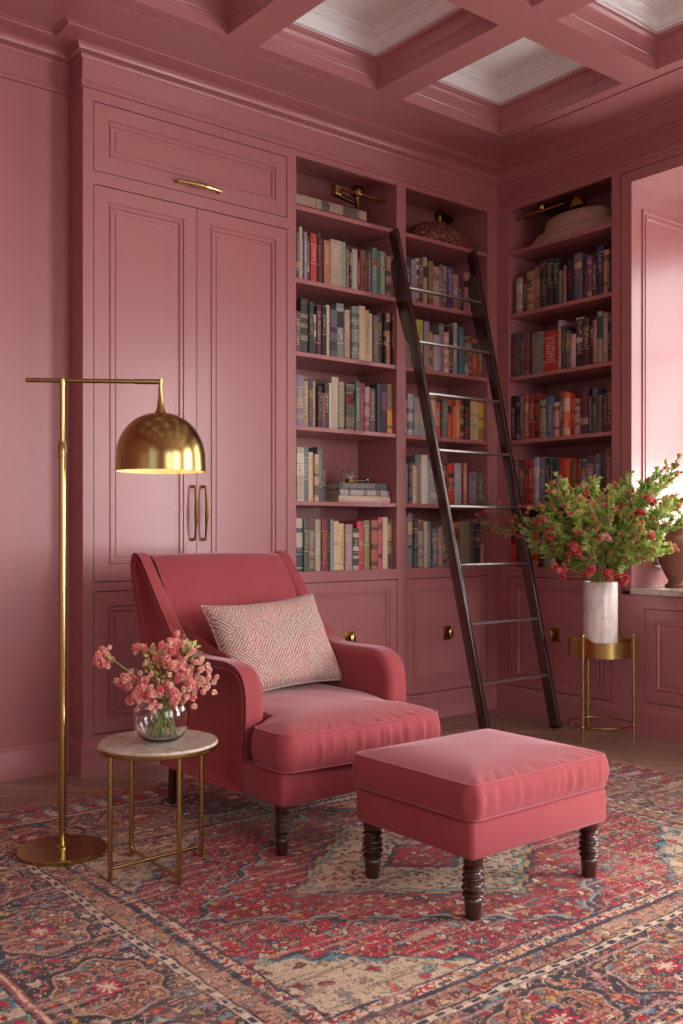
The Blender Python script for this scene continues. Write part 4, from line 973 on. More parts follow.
    img = band(img, .02, .10, 'a04a4c'); img = motifs(img, ((d > .03) & (d < .095)) * 1., 22, 103, [CREAM, NAVY, GOLD, TEAL], .26)
    img = band(img, 0, .02, 'a89484')
    # wear: worn patches, knots and abrash that belong to the wool
    wear = vn(X, Y, 3, 111) * .6 + vn(X, Y, 14, 112) * .4
    img = put(img, sm_np(.52, .80, wear) * .25, 'b89a8c')
    st_ = vn(X * 4, Y * 60, 1, 113) * .5 + vn(X * 9, Y * 170, 1, 114) * .5
    img = put(img, sm_np(.60, .78, st_) * .55, 'c4a496'); img = put(img, sm_np(.62, .8, 1 - st_) * .5, '50222a')
    kn = rs.rand(*X.shape); img = img * (0.80 + .40 * kn)[..., None]
    sp = vn(X * 1.5, Y * 1.5, 60, 115); img = put(img, (sp > .86) * .25, CREAM); img = put(img, (sp < .14) * .6, BLK)
    Z = .010 + .0012 * kn + .0015 * vn(X, Y, 30, 116)
    edge = d < .004; Z[0, :] = Z[-1, :] = 0.0005; Z[:, 0] = Z[:, -1] = .0005
    n = nx * ny; co = np.empty((n, 3), np.float32); OX, OY = (RX0 + RX1) / 2, (RY0 + RY1) / 2
    co[:, 0] = X.ravel() - OX; co[:, 1] = Y.ravel() - OY; co[:, 2] = Z.ravel()
    I = np.arange(n).reshape(ny, nx); q = np.stack([I[:-1, :-1], I[:-1, 1:], I[1:, 1:], I[1:, :-1]], -1).reshape(-1, 4)
    me = bpy.data.meshes.new('patterned_rug'); me.vertices.add(n); me.vertices.foreach_set('co', co.ravel())
    me.loops.add(q.size); me.loops.foreach_set('vertex_index', q.ravel().astype(np.int32)); me.polygons.add(len(q))
    me.polygons.foreach_set('loop_start', np.arange(0, q.size, 4, dtype=np.int32)); me.update(calc_edges=True)
    at = me.color_attributes.new('weave', 'FLOAT_COLOR', 'POINT'); c4 = np.ones((n, 4), np.float32); c4[:, :3] = np.clip(img, 0, 1).reshape(-1, 3); at.data.foreach_set('color', c4.ravel())
    k = NT('knotted_wool'); a = k.n('Attribute', attribute_name='weave'); hs = k.n('HueSaturation'); hs.inputs['Saturation'].default_value = RUG_SAT; hs.inputs['Value'].default_value = RUG_VAL
    k.l(a.outputs['Color'], hs.inputs['Color']); k.l(hs.outputs[0], k.b.inputs['Base Color']); k.set(Roughness=.95, Sheen_Weight=.15, Specular_IOR_Level=.1)
    v = k.coord('Object'); k.bump(k.noise(v, 380, 3), .5, .003); me.materials.append(k.m)
    o = bpy.data.objects.new('patterned_rug', me); C.objects.link(o); o.location = (OX, OY, 0)
    tag(o, 'worn red, cream and navy oriental rug under the armchair, ottoman and lamp', 'rug')
def sm_np(a, b, x): t = np.clip((x - a) / (b - a), 0, 1); return t * t * (3 - 2 * t)
RUG_SAT, RUG_VAL = 1.14, .94
rug()

# ------------------------------------------------------------------ books
ORD = ['first', 'second', 'third', 'fourth', 'fifth', 'sixth', 'seventh', 'eighth', 'ninth', 'tenth', 'eleventh', 'twelfth', 'thirteenth', 'fourteenth', 'fifteenth', 'sixteenth', 'seventeenth', 'eighteenth', 'nineteenth', 'twentieth', 'twenty-first', 'twenty-second', 'twenty-third', 'twenty-fourth']
def colour_word(h):
    r, g, b = [int(h[i:i+2], 16) for i in (0, 2, 4)]; mx, mn = max(r, g, b), min(r, g, b); s = (mx - mn) / max(mx, 1)
    if mx < 72: return 'black' if s < .3 else ('dark maroon' if r == mx else 'dark navy')
    if s < .16: return 'dark grey' if mx < 110 else ('grey' if mx < 165 else 'off-white')
    if r == mx:
        if g > b + 8 and g > .82 * r: return 'yellow' if s > .5 else ('cream' if mx > 180 else 'olive')
        if g > b + 12 and g > .6 * r: return 'golden' if s > .55 else ('beige' if mx > 165 else 'tan')
        if s > .62: return 'orange' if g > .42 * r else 'red'
        if s > .42: return 'dusky red' if mx < 130 else ('rust' if g > b else 'crimson')
        return 'mauve' if b >= g + 6 else ('brown' if mx < 135 else 'pinkish beige')
    if g >= b: return 'green' if s > .25 else 'sage green'
    return ('blue' if mx > 120 and s > .3 else 'slate blue') if g > r - 4 else 'purple'
def boost(h, k=1.3):
    c = srgb(h)[:3]; g = sum(c) / 3; f = .72 if c[2] > c[0] else .95
    return tuple(min(.9, (g + (x - g) * f) * k + .003) for x in c) + (1,)
def book_meshes(w_, h_, dp, title):
    # spine faces -y at y = 0, boards run back to dp
    t = min(.0035, w_ * .16); m = MB(); n = 5; b = min(.004, w_ * .14)
    arc = [(-w_ / 2 + w_ * i / n, -b * math.sin(PI * i / n)) for i in range(n + 1)]
    outer = [(-w_ / 2, dp)] + arc + [(w_ / 2, dp)]; inn = [(w_ / 2 - t, dp), (w_ / 2 - t, t), (-w_ / 2 + t, t), (-w_ / 2 + t, dp)]
    loop = outer + inn; k = len(loop); no = len(outer)
    vs = [(x, y, z) for z in (0, h_) for x, y in loop]
    fs = [(i, (i + 1) % k, k + (i + 1) % k, k + i) for i in range(k)]
    for z in (0, k):                     # caps as three quads/strips
        fs.append((z + 0, z + 1, z + no + 2, z + no + 3)); fs.append((z + no - 2, z + no - 1, z + no, z + no + 1)); fs.append(tuple(z + i for i in list(range(1, no - 1)) + [no + 1, no + 2]))
    m.add(vs, fs)
    pg = MB().box(-w_ / 2 + t + .0002, w_ / 2 - t - .0002, t + .0005, dp - .006, .004, h_ - .004)
    ti = None
    if title:
        z0, z1 = title; ti = MB(); q = [(x * .94, y - .0007) for x, y in arc]; vs = [(x, y, z) for z in (h_ * z0, h_ * z1) for x, y in q]; kk = len(q)
        ti.add(vs, [(i, i + 1, kk + i + 1, kk + i) for i in range(kk - 1)])
    return m, pg, ti
SH = {'1': (2.65, 'second shelf down'), '2': (2.23, 'third shelf down'), '3': (1.805, 'fourth shelf down'), '4': (1.373, 'fifth shelf down'), '5': (.965, 'bottom shelf')}
BAYN = {'a': ('from the cupboard', 'bay beside the cupboard'), 'b': ('from the ladder bay divider', 'bay behind the ladder'), 'c': ('from the room corner', 'bay by the alcove')}
for key, row in BOOKS.items():
    z, shn = SH[key[1]]; bay = key[0]; frm, bayn = BAYN[bay]
    hs = [b[2] for b in row]; ws = [b[1] - b[0] for b in row]
    for i, (a, b, h_, hx) in enumerate(row):
        w_ = b - a; rr = random.Random(int(hx, 16) + i * 77 + int(z * 100)); dp = min(.24, h_ * .68)
        title = (rr.uniform(.55, .68), rr.uniform(.74, .86)) if (rr.random() < .22 and w_ > .020) else None
        m, pg, ti = book_meshes(w_, h_, dp, title)
        y0 = rr.uniform(.024, .050)
        loc = ((a + b) / 2, y0, z + .0006) if bay != 'c' else (y0, -(a + b) / 2, z + .0006)
        rot = (0, 0, 0) if bay != 'c' else (0, 0, -PI / 2)
        o = m.build('book', 'book', smooth=50, loc=loc); o.rotation_euler = rot; o.color = boost(hx)
        size = 'tall ' if h_ > np.mean(hs) + .025 else ('short ' if h_ < np.mean(hs) - .025 else ''); size = 'thick ' if w_ > 1.45 * np.mean(ws) else ('slim ' if w_ < .62 * np.mean(ws) else size)
        ln = bayn if bay != 'b' else bayn
        src = {'a': 'from the cupboard side', 'b': 'from the bay divider', 'c': 'from the corner'}[bay]
        tag(o, '%s%s book, %s %s, %s, %s' % ('' if len((size + colour_word(hx)).split()) > 2 else size, colour_word(hx), ORD[i], src, shn, bayn), 'book', 'upright books on the %s, %s' % (shn, bayn))
        p = pg.build('pages', 'pages', smooth=0, loc=(0, 0, 0)); p.parent = o
        if ti:
            q = ti.build('title_label', 'title', smooth=50, loc=(0, 0, 0), fix=False); q.parent = o
            q.color = rr.choice([srgb('8a2a2c'), srgb('b8a88c'), srgb('2c3440'), srgb('a89470'), srgb('3a4a3c')])
# books lying flat: (x0, x1, y0, depth, z, thick, colour, words)
def flat_book(x0, x1, y0, dp, z, th, hx, label, rot=0, grp=None):
    # spine along x facing -y
    m, pg, ti = book_meshes(th, x1 - x0, dp, (.3, .7)); 
    o = m.build('book', 'book', smooth=50, loc=(x1, y0, z + th / 2 + .0006)); o.rotation_euler = (0, -PI / 2, rot); o.color = boost(hx)
    tag(o, label, 'book', grp); p = pg.build('pages', 'pages', smooth=0, loc=(0, 0, 0)); p.parent = o
    return o
def stack(items, z, y0, where, grp):
    for x0, x1, th, dp, hx, wd in items:
        flat_book(x0, x1, y0, dp, z, th, hx, wd, 0, grp); z += th + .0012
    return z
zs_ = stack([(-1.335, -.925, .039, .24, 'd2b8a4', 'thick pinkish cream book lying flat, bottom of the stack of three'), (-1.325, -.930, .036, .23, 'a2aab0', 'pale grey book lying flat, middle of the stack of three'), (-1.330, -.955, .042, .22, '5c6466', 'dark grey book lying flat, top of the stack of three')], 1.373, .05, '', 'books lying in a stack of three')
zt_ = stack([(-1.66, -1.09, .030, .22, '9a5038', 'long rust book lying flat on the top shelf, under a cream one'), (-1.65, -1.10, .056, .20, 'a89080', 'thick cream and tan book lying flat, topping the pair on the top shelf')], 3.07, .07, '', 'books lying flat on the top shelf')

# ------------------------------------------------------------------ ornaments
def brass_ornament(x, y, z, ang, label, body='brass_dark', s=1.0, blade=True):
    o = thing('brass_ornament', (x, y, z), label, 'ornament', 'brass instrument ornaments on the top shelves'); m = MB().bbox(-.055 * s, .055 * s, -.03, .03, 0, .018 * s, .003); 
    def pl(mb, name, mat, par=o):
        ca, sa = math.cos(ang), math.sin(ang)
        b = MB().add([(x + v[0] * ca - v[1] * sa, y + v[0] * sa + v[1] * ca, z + v[2]) for v in mb.v], mb.f); return b.build(name, mat, par, smooth=40)
    pl(m, 'base', body)
    pl(MB().lathe([(.02 * s, .018 * s), (.014 * s, .03 * s), (.014 * s, .075 * s), (.028 * s, .08 * s), (.030 * s, .085 * s), (.030 * s, .118 * s), (.026 * s, .124 * s), (0, .124 * s)], 24), 'turned_post', 'brass')
    if blade:
        pl(MB().bar((-.135 * s, -.02, .088 * s), (.15 * s, -.035, .078 * s), .022, .008, side=(0, 1, 0)), 'blade', 'brass')
        pl(MB().bbox(-.150 * s, -.115 * s, -.045, .01, .052 * s, .100 * s, .004), 'end_block', 'brass')
        pl(MB().tube([(-.115 * s, -.01, .06 * s), (-.02 * s, -.0, .05 * s)], .012 * s, 12), 'barrel', 'bronze')
    return o
brass_ornament(-1.115, .14, zt_ + .0006, 0, 'brass instrument ornament with long flat blade, on the flat books of the top shelf', s=1.35)
# woven domes
def dome(name, x, y, z, rx, ry, h_, mat, label, cat, fr=.55):
    m = MB(); prof = [(0, 0), (.96, 0), (1.0, .06)]
    for i in range(1, 15):
        a = i / 14 * PI / 2; prof.append((max(1e-4, math.cos(a) ** fr), .06 + .94 * math.sin(a)))
    b = MB().lathe(prof, 56, cap=False); vs = []
    for v in b.v: 
        w_ = 1 + .012 * noise.noise(Vector((v[0] * 4, v[1] * 4, v[2] * 12))); vs.append((x + v[0] * rx * w_, y + v[1] * ry * w_, z + v[2] * h_))
    o = m.add(vs, b.f).build(name, mat, at=(x, y, z), smooth=60); return tag(o, label, cat)
dome('woven_basket', -.385, .160, 3.0706, .290, .140, .175, 'speckle', 'dark red speckled woven basket turned over on the top shelf, behind the ladder', 'basket', .9)
ob = thing('brass_ornament', (-.2, .345, 3.0706), 'dark metal ornament with small brass knob, behind the speckled woven basket', 'ornament', 'brass instrument ornaments on the top shelves')
MB().lathe([(.016, 3.0706), (.010, 3.09), (.010, 3.345), (.026, 3.352), (.026, 3.372), (.018, 3.376), (.018, 3.398), (.026, 3.402), (.024, 3.412), (0, 3.414)], 20, (-.075, .345, 0)).build('knob_post', 'brass', ob, smooth=40)
MB().bar((-.22, .35, 3.395), (.005, .35, 3.345), .05, .03, side=(0, 1, 0)).build('bar', 'bronze', ob, smooth=0)
MB().lathe([(.022, 3.0706), (.018, 3.35), (.024, 3.36), (.020, 3.41), (0, 3.412)], 16, (-.205, .345, 0)).build('side_post', 'brass_dark', ob, smooth=40)
# wicker basket: stepped brim and crown, long side to the wall
wb = MB(); prof = [(0, 0), (1.0, 0), (1.02, .10), (.99, .28), (.93, .44), (.86, .50), (.86, .54), (.88, .62), (.85, .80), (.76, .93), (.55, .99), (0, 1.0)]
b = MB().lathe([(max(1e-4, r), z) for r, z in prof], 64, cap=False)
o = wb.add([(.19 + v[0] * .145, -.475 - v[1] * (.335 if v[2] < .5 else .29) - .055 * min(1, v[2] * 1.6), 3.0706 + v[2] * .195) for v in b.v], b.f).build('wicker_basket', 'wicker', at=(.19, -.475, 3.07), smooth=50)
tag(o, 'cream wicker basket on the top shelf of the corner bay by the alcove', 'basket')
oo = thing('brass_ornament', (.12, -.42, 3.2665), 'dark metal ornament with brass knob and brass wedge, lying on the cream wicker basket', 'ornament', 'brass instrument ornaments on the top shelves')
BZ = 3.2665
MB().bbox(.085, .16, -.60, -.34, BZ, BZ + .042, .010).build('body', 'bronze', oo, smooth=40)
MB().lathe([(.014, BZ + .03), (.014, BZ + .045), (.030, BZ + .05), (.032, BZ + .055), (.032, BZ + .090), (.024, BZ + .096), (0, BZ + .096)], 20, (.10, -.31, 0)).build('knob', 'brass', oo, smooth=40)
MB().bar((.075, -.12, BZ + .030), (.075, -.52, BZ + .034), .03, .012, side=(1, 0, 0)).build('blade', 'brass', oo, smooth=0)
MB().bar((.09, -.34, BZ + .060), (.09, -.60, BZ + .060), .018, .018, side=(1, 0, 0)).build('tube_bar', 'bronze', oo, smooth=0)
MB().add([(.07, -.555, BZ + .001), (.12, -.555, BZ + .001), (.12, -.665, BZ + .001), (.07, -.665, BZ + .001), (.07, -.60, BZ + .070), (.12, -.60, BZ + .070)], [(0, 1, 2, 3), (0, 1, 5, 4), (2, 3, 4, 5), (0, 3, 4), (1, 2, 5)]).build('wedge', 'brass', oo, smooth=0)

# little silvered sculpture on the stack of three
so_ = thing('silver_sculpture', (-1.15, .13, zs_), 'small silvered branching sculpture with a bronze foot, on the stack of three books', 'ornament')
sx0 = -1.15
MB().bbox(sx0 - .055, sx0 - .005, .11, .15, zs_ + .0005, zs_ + .024, .004).build('foot', 'brass_dark', so_, smooth=30)
m = MB(); rq = random.Random(3)
for i in range(7):
    a = PI * (.12 + .76 * i / 6); L_ = rq.uniform(.05, .085); p0 = Vector((sx0 - .03, .13, zs_ + .02)); p1 = p0 + Vector((math.cos(a) * L_ * .9, rq.uniform(-.02, .02), math.sin(a) * L_)); md = (p0 + p1) / 2 + Vector((0, 0, .012))
    m.tube([p0, md, p1], [.006, .005, .004], 8); m.sphere(p1, .009, 10, 6)
m.build('branches', 'silver', so_, smooth=50)
MB().tube([(sx0 - .01, .13, zs_ + .018), (sx0 + .09, .12, zs_ + .016)], .008, 10).sphere((sx0 + .095, .12, zs_ + .024), .017, 12, 8).build('long_arm', 'silver', so_, smooth=50)

# ------------------------------------------------------------------ flowers
def leafmesh(m, p, dr, size, rnd, fold=.25):
    d_ = Vector(dr).normalized(); s_ = d_.cross(Vector((rnd.uniform(-1, 1), rnd.uniform(-1, 1), rnd.uniform(-.4, 1))))
    if s_.length < 1e-3: s_ = d_.orthogonal()
    s_.normalize(); n_ = d_.cross(s_); p = Vector(p); w_ = size * .26
    pts = [p, p + d_ * size * .35 + s_ * w_ + n_ * fold * w_, p + d_ * size * .75 + s_ * w_ * .75 + n_ * fold * w_, p + d_ * size - n_ * size * .08, p + d_ * size * .75 - s_ * w_ * .75 + n_ * fold * w_, p + d_ * size * .35 - s_ * w_ + n_ * fold * w_, p + d_ * size * .5]
    m.add(pts, [(0, 1, 6), (1, 2, 6), (2, 3, 6), (3, 4, 6), (4, 5, 6), (5, 0, 6)])
def ruffle(m, c, r, rnd, n=60, ps=.011):
    # ball of little cupped petals
    c = Vector(c)
    for i in range(n):
        z = 1 - 2 * (i + .5) / n; a = i * 2.39996 + rnd.uniform(-.3, .3); q = math.sqrt(max(0, 1 - z * z)); d_ = Vector((q * math.cos(a), q * math.sin(a), z)); rr = r * rnd.uniform(.55, 1.05)
        s_ = d_.orthogonal().normalized(); s_.rotate(Matrix.Rotation(rnd.uniform(0, 6.28), 3, d_)); t_ = d_.cross(s_); p = c + d_ * rr; w_ = ps * rnd.uniform(.7, 1.2)
        d2 = (d_ + s_ * rnd.uniform(-.5, .5) + t_ * rnd.uniform(-.5, .5)).normalized()
        pts = [p - d2 * w_ * .3, p + s_ * w_ + d2 * w_ * .35, p + (s_ + t_) * w_ * .62 + d2 * w_ * .8, p + t_ * w_ + d2 * w_ * .3, p + (t_ - s_) * w_ * .62 + d2 * w_ * .75, p - s_ * w_ + d2 * w_ * .35, p - (s_ + t_) * w_ * .6 + d2 * w_ * .7, p - t_ * w_ + d2 * w_ * .35]
        m.add(pts, [(0, 1, 2), (0, 2, 3), (0, 3, 4), (0, 4, 5), (0, 5, 6), (0, 6, 7), (0, 7, 1)])
def bez(a, b, c, n=8):
    a, b, c = Vector(a), Vector(b), Vector(c); return [a * (1 - t) ** 2 + b * 2 * t * (1 - t) + c * t * t for t in [i / n for i in range(n + 1)]]
SL = ['pink bud head on a long stem leaning out past the table edge', 'small pink bloom standing alone above the glass vase', 'ruffled pink bloom on the lamp side of the small bouquet', 'ruffled pink bloom low over the lamp side of the vase rim', 'ruffled pink bloom low in the middle of the small bouquet', 'ruffled pink bloom behind the middle of the small bouquet', 'ruffled pink bloom low at the centre front of the small bouquet', 'ruffled pink bloom low on the armchair side of the vase rim', 'upper pink bloom left of the topmost one in the small bouquet', 'topmost ruffled pink bloom of the small bouquet', 'ruffled pink bloom just under the topmost one', 'ruffled pink bloom facing the armchair in the small bouquet', 'pale budded pink sprig reaching towards the armchair', 'pale budded pink sprig furthest out over the armchair arm', 'white-green sprig at the top of the small bouquet', 'feathery green leaf sprig in the middle of the small bouquet', 'pale budded pink sprig low over the armchair side of the vase']
mouth = Vector((gx, gy, gz + .152))
for i, (p, r, kd) in enumerate(SMALL):
    rnd = random.Random(i + 50); p = Vector(p); foot = Vector((gx + rnd.uniform(-.045, .045), gy + rnd.uniform(-.045, .045), gz + .014)); thr = mouth + Vector((p.x - gx, p.y - gy, 0)) * .22 
    th = thing('flower_sprig', tuple(foot), SL[i], 'flower', 'flowers in the glass vase')
    pts = [foot + (thr - foot) * (k / 5) for k in range(5)] + bez(thr, thr + Vector(((p.x - thr.x) * .3, (p.y - thr.y) * .3, (p.z - thr.z) * .6)), p, 8)
    MB().tube(pts, .0028, 6).build('stem', 'stem', th, smooth=60)
    lm = MB()
    for k in range(5 if kd != 'g' else 46):
        q = pts[rnd.randrange(6, len(pts))] if kd != 'g' else p + Vector((rnd.gauss(0, .4), rnd.gauss(0, .4), rnd.gauss(-.1, .6))) * r * 1.2
        leafmesh(lm, q, (rnd.uniform(-1, 1), rnd.uniform(-1, 1), rnd.uniform(-.2, 1)), .022 if kd != 'g' else .022, rnd)
    lm.build('leaves', 'leaf', th, smooth=0, fix=False)
    bl = MB()
    if kd == 'p':
        for q in range(7): ruffle(bl, p + Vector((rnd.gauss(0, .5), rnd.gauss(0, .5), rnd.gauss(0, .5))) * r, r * rnd.uniform(.3, .5), rnd, 26, .0068)
        pb = MB()
        for q in range(9): ruffle(pb, p + Vector((rnd.gauss(0, .62), rnd.gauss(0, .62), rnd.gauss(0, .62))) * r, r * rnd.uniform(.14, .26), rnd, 12, .0058)
        pb.build('pale_buds', 'petal_pale', th, smooth=0, fix=False)
    elif kd == 'q':
        for k in range(16):
            q = p + Vector((rnd.gauss(0, .5), rnd.gauss(0, .5), rnd.gauss(0, .55))) * r * 1.5; ruffle(bl, q, .007, rnd, 12, .006)
    else:
        for k in range(8 if r < .03 else 3):
            q = p + Vector((rnd.gauss(0, .5), rnd.gauss(0, .5), rnd.gauss(0, .5))) * r; ruffle(bl, q, .006, rnd, 10, .006)
    bl.build('blossom', 'petal_pink' if kd == 'p' else 'petal_pale', th, smooth=0, fix=False)

# tall bouquet of leafy flowering branches
rb = random.Random(8); base = Vector((px_, py_, vz + .30)); rim_ = Vector((px_, py_, vz + .36))
Fv = Vector((.6253, .7804, 0)); Qv = Vector((.7804, -.6253, 0))
def tgt(lat, up_, dep): return Vector((px_, py_, 0)) + Qv * lat + Fv * dep + Vector((0, 0, 1.2 + up_))
# main reaches of the bouquet (sideways, height above eye level, depth), measured around the vase
TG = []
for lat, up_, dep in [(.40, .36, -.12), (.33, .27, -.20), (.50, .20, -.22), (.46, .05, -.18), (.30, .10, -.25), (.22, .22, -.1), (.12, .26, -.12), (.02, .18, -.2), (-.05, .27, -.05), (-.15, .22, -.1), (-.22, .28, .0), (-.30, .20, -.15), (-.36, .12, -.05), (-.30, .02, -.2), (-.42, .02, -.05), (-.40, -.08, -.12), (-.28, -.12, -.22), (-.14, -.10, -.28), (.0, -.06, -.30), (.12, -.08, -.28), (.26, -.06, -.25), (.34, -.10, -.15), (.10, .08, -.30), (-.12, .06, -.30), (.22, .02, -.30), (-.20, .14, -.28), (.38, .16, -.25), (-.05, .12, -.32), (.30, -.12, -.30), (-.34, -.02, -.28), (-.05, .0, -.35), (.12, .0, -.36), (-.36, .06, -.22), (-.46, -.02, -.12), (-.24, .08, -.30), (.30, .14, -.30), (.16, .14, -.30), (-.18, -.02, -.34), (.20, -.12, -.32), (.36, .04, -.28), (-.30, .14, -.10), (.04, .22, -.10), (.28, .30, -.16), (-.38, -.12, -.16)]:
    TG.append((lat, up_, dep))
extra = [(-.585, .17, .62), (-.60, .03, .60)]
POSW = ['upper alcove side', 'alcove side', 'far alcove side', 'low alcove side']
def branch(i, T_, n_leaf, mat, label, red=0, lsz=.034):
    rnd = random.Random(i * 7 + 3)
    foot = Vector((px_ + rnd.uniform(-.05, .05), py_ + rnd.uniform(-.05, .05), vz + .055)); d_ = Vector((T_.x - px_, T_.y - py_, 0)); thr = rim_ + d_.normalized() * .055 * min(1, d_.length / .2)
    th = thing('flowering_branch', tuple(foot), label, 'branch', 'flowering branches in the marble vase')
    mid = thr + Vector(((T_.x - thr.x) * .35, (T_.y - thr.y) * .35, max(.06, (T_.z - thr.z) * .75)))
    pts = [foot, thr] + bez(thr, mid, T_, 14)[1:]
    MB().tube(pts, [.0035] * 2 + [.0035 - .0022 * k / 14 for k in range(1, 15)], 5).build('stem', 'stem', th, smooth=60)
    lm = MB(); fl = MB(); bz = pts[2:]; L_ = sum((bz[k + 1] - bz[k]).length for k in range(len(bz) - 1))
    tw = []
    nt = max(6, int(L_ / .026))
    for k in range(nt):                                     # side twigs
        s_ = .22 + .78 * k / nt; j = min(len(bz) - 2, int(s_ * (len(bz) - 1))); p0 = bz[j].lerp(bz[j + 1], s_ * (len(bz) - 1) - j); ax = (bz[j + 1] - bz[j]).normalized()
        dr = (ax * .8 + Vector((rnd.uniform(-1, 1), rnd.uniform(-1, 1), rnd.uniform(-.5, .9)))).normalized(); ln = rnd.uniform(.06, .13) * (1.1 - .3 * s_)
        tw.append((p0, dr, ln))
    tw.append((bz[-2], (bz[-1] - bz[-2]).normalized(), .05)); tm = MB()
    for p0, dr, ln in tw:
        tip = p0 + dr * ln + Vector((0, 0, .01)); tm.tube([p0, (p0 + tip) / 2 + Vector((0, 0, .004)), tip], [.0014, .0012, .0008], 4)
        nl = max(4, int(n_leaf / len(tw)))
        for q in range(nl):
            t = rnd.uniform(.1, 1.02); p = p0.lerp(tip, t); leafmesh(lm, p, dr * .6 + Vector((rnd.uniform(-1, 1), rnd.uniform(-1, 1), rnd.uniform(-.5, 1))), lsz * rnd.uniform(.5, 1), rnd)
        if rnd.random() < .42: ruffle(fl, tip, rnd.uniform(.005, .010), rnd, 12, .0075)
    tm.build('twigs', 'stem', th, smooth=60); lm.build('leaves', mat, th, smooth=0, fix=False); fl.build('blossom', 'petal_red', th, smooth=0, fix=False)
    return th
def where(l, u, d):
    a = 'alcove side' if l > .28 else ('vase centre' if l > -.1 else ('ladder side' if l > -.34 else 'ladder edge'))
    b = 'topmost' if u > .24 else ('upper' if u > .11 else ('middle' if u > -.01 else 'drooping'))
    return ('%s %s' % (b, 'front' if d < -.21 else 'rear')), a
cnt = {}
for i, (l_, u_, d_) in enumerate(TG):
    T_ = tgt(l_, u_, d_)
    if T_.x > -.10 and T_.y > -1.12: T_.x = -.10
    b_, a_ = where(l_, u_, d_); cnt.setdefault((b_, a_), []).append(i)
    mt = 'leaf' if (i % 3 and l_ > -.25) else 'leaf_dark'
    lab = '%s leafy branch with tiny coral flowers, %s of tall bouquet' % (b_, a_ if a_ != 'vase centre' else 'centre')
    k = len(cnt[(b_, a_)]); 
    if k > 1: lab = '%s leafy branch, %s of the tall bouquet, %s' % (b_, a_ if a_ != 'vase centre' else 'centre', ['', 'reaching forward over the vase', 'tucked behind its neighbour', 'leaning towards the rug', 'tucked deepest', 'arching outwards'][min(k - 1, 5)])
    branch(i, T_, 820, mt, lab, lsz=.024)
branch(90, tgt(*extra[0]), 60, 'leaf_dark', 'thin leafy branch behind the ladder rail, upper of two', lsz=.03)
branch(91, tgt(*extra[1]), 70, 'leaf_dark', 'thin leafy branch behind the ladder rail, lower of two', lsz=.03)
# larger coral blooms
BL = [(-.33, -.02, -.22, .030, 'big coral bloom on the ladder side, upper of the cluster'), (-.22, -.11, -.30, .034, 'big coral bloom above the ladder side of the tall bouquet'), (-.28, -.20, -.26, .030, 'coral bloom low beside the ladder'), (-.15, -.22, -.33, .028, 'coral bloom low between ladder side and vase'), (-.03, -.235, -.30, .026, 'coral bloom hanging at the vase rim, ladder side'), (.06, -.275, -.27, .034, 'big coral bloom hanging over the front of the white vase'), (.19, -.02, -.34, .016, 'small coral bloom in the alcove side foliage'), (-.07, -.03, -.38, .026, 'pale pink bloom at the centre front of the tall bouquet'), (.20, .17, -.26, .022, 'coral bloom high in the alcove side foliage'), (-.14, .19, -.14, .026, 'deep red bloom at the top of the ladder side foliage'), (.12, .10, -.36, .018, 'small coral bloom above the centre of the bouquet'), (-.38, .04, -.16, .020, 'coral bloom at the ladder edge of the bouquet')]
for i, (l_, u_, d_, r_, lab) in enumerate(BL):
    rnd = random.Random(i + 300); T_ = tgt(l_, u_, d_); th = thing('coral_bloom', (px_, py_, vz + .06), lab, 'flower', 'larger blooms in the marble vase')
    d2 = Vector((T_.x - px_, T_.y - py_, 0)); thr = rim_ + d2.normalized() * .06
    pts = [Vector((px_, py_, vz + .06)), thr] + bez(thr, thr + Vector((d2.x * .5, d2.y * .5, max(.08, (T_.z - thr.z) * .8))), T_, 10)[1:]
    MB().tube(pts, .0026, 5).build('stem', 'stem', th, smooth=60)
    m = MB()
    for q in range(9): ruffle(m, T_ + Vector((rnd.gauss(0, .55), rnd.gauss(0, .55), rnd.gauss(0, .5))) * r_, r_ * rnd.uniform(.3, .55), rnd, 24, .009); m.build('blossom', 'petal_pale' if 'pale' in lab else 'petal_red', th, smooth=0, fix=False)
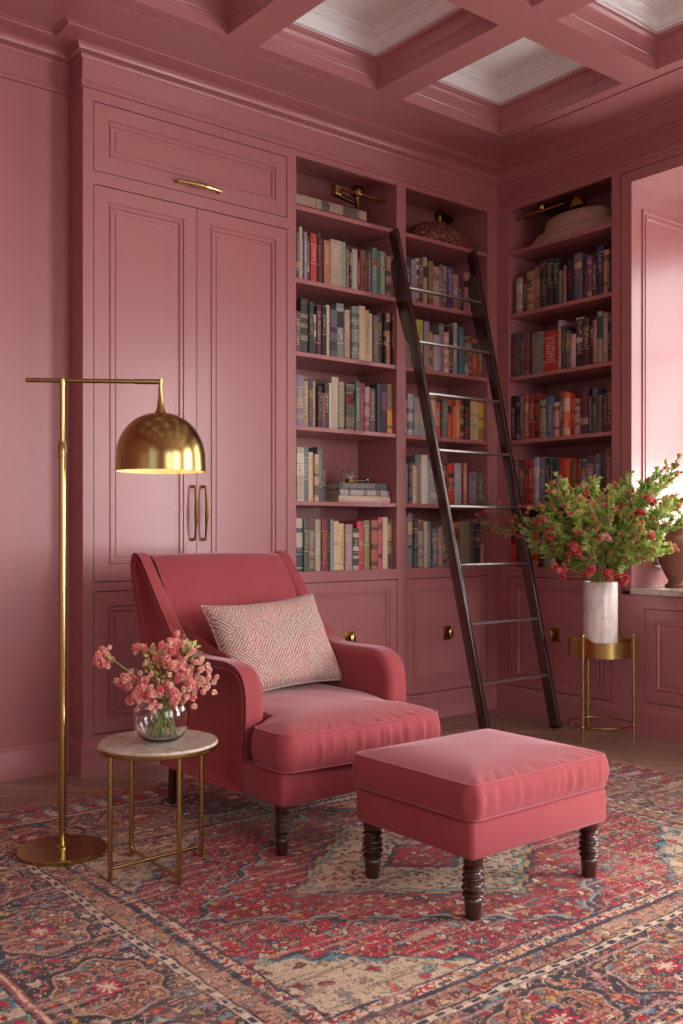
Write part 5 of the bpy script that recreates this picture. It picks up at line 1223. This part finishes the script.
# ------------------------------------------------------------------ light
def area(name, loc, rot, sx, sy, power, col=(1, 1, 1), spread=180):
    l = bpy.data.lights.new(name, 'AREA'); l.shape = 'RECTANGLE'; l.size = sx; l.size_y = sy; l.energy = power; l.color = col; l.spread = R_(spread)
    o = bpy.data.objects.new(name, l); C.objects.link(o); o.location = loc; o.rotation_euler = rot; return o
area('daylight_alcove', (1.3, -2.06, 1.95), (0, R_(80), 0), 2.2, 1.7, 50, (1, .97, .93))
area('daylight_right', (.35, -4.9, 1.7), (0, R_(82), 0), 2.4, 2.0, 270, (1, .97, .94), 160)
area('daylight_front', (-4.1, YF - .35, 1.75), (R_(70), 0, 0), 1.7, 2.4, 14, (1, .98, .97), 80)
area('daylight_front_right', (-1.9, YF - .35, 1.75), (R_(70), 0, 0), 1.7, 2.4, 38, (1, .98, .96), 85)
area('daylight_left', (XL - .35, -4.5, 1.75), (0, R_(-78), 0), 2.4, 2.2, 14, (.95, .97, 1), 140)
area('ceiling_fill_alcove', (1.25, -2.06, 1.25), (0, R_(112), 0), 1.0, 1.7, 34, (1, .97, .94))  # low lamp aimed upward, added to brighten the ceiling near the alcove
area('ceiling_fill_right', (.35, -4.9, .9), (0, R_(112), 0), .8, 2.0, 30, (1, .97, .95))  # second upward fill, added to lift the white coffers
sun = bpy.data.lights.new('sun', 'SUN'); sun.energy = 2.6; sun.angle = R_(9); sun.color = (1, .93, .84)
so = bpy.data.objects.new('sun', sun); C.objects.link(so)
so.rotation_euler = Vector((-.60, .48, -.70)).to_track_quat('-Z', 'Y').to_euler()
w = bpy.data.worlds.new('world'); bpy.context.scene.world = w; w.use_nodes = True
nt = w.node_tree; bg = nt.nodes['Background']
sky = nt.nodes.new('ShaderNodeTexSky'); sky.sky_type = 'HOSEK_WILKIE'; sky.sun_direction = Vector((.60, -.48, .70)).normalized(); sky.turbidity = 4
nt.links.new(sky.outputs[0], bg.inputs[0]); bg.inputs[1].default_value = 1.6

# ------------------------------------------------------------------ camera
cam = bpy.data.cameras.new('camera'); co = bpy.data.objects.new('camera', cam); C.objects.link(co)
co.location = (-5.0037, -4.5564, 1.2)
co.rotation_euler = (R_(90), 0, R_(51.2834 - 90))
cam.sensor_fit = 'VERTICAL'; cam.sensor_height = 24; cam.lens = 986 / 1024 * 24; cam.shift_y = 19 / 1024
cam.clip_start = .05
sc = bpy.context.scene; sc.camera = co
sc.view_settings.view_transform = 'Standard'; sc.view_settings.look = 'None'; sc.view_settings.gamma = 1
sc.view_settings.exposure = 0; sc.view_settings.use_curve_mapping = False
sc.cycles.use_denoising = True; sc.cycles.max_bounces = 10; sc.cycles.diffuse_bounces = 6; sc.cycles.transmission_bounces = 8; sc.cycles.sample_clamp_indirect = 6
for o in bpy.data.objects:
    if '_o' in o: del o['_o']
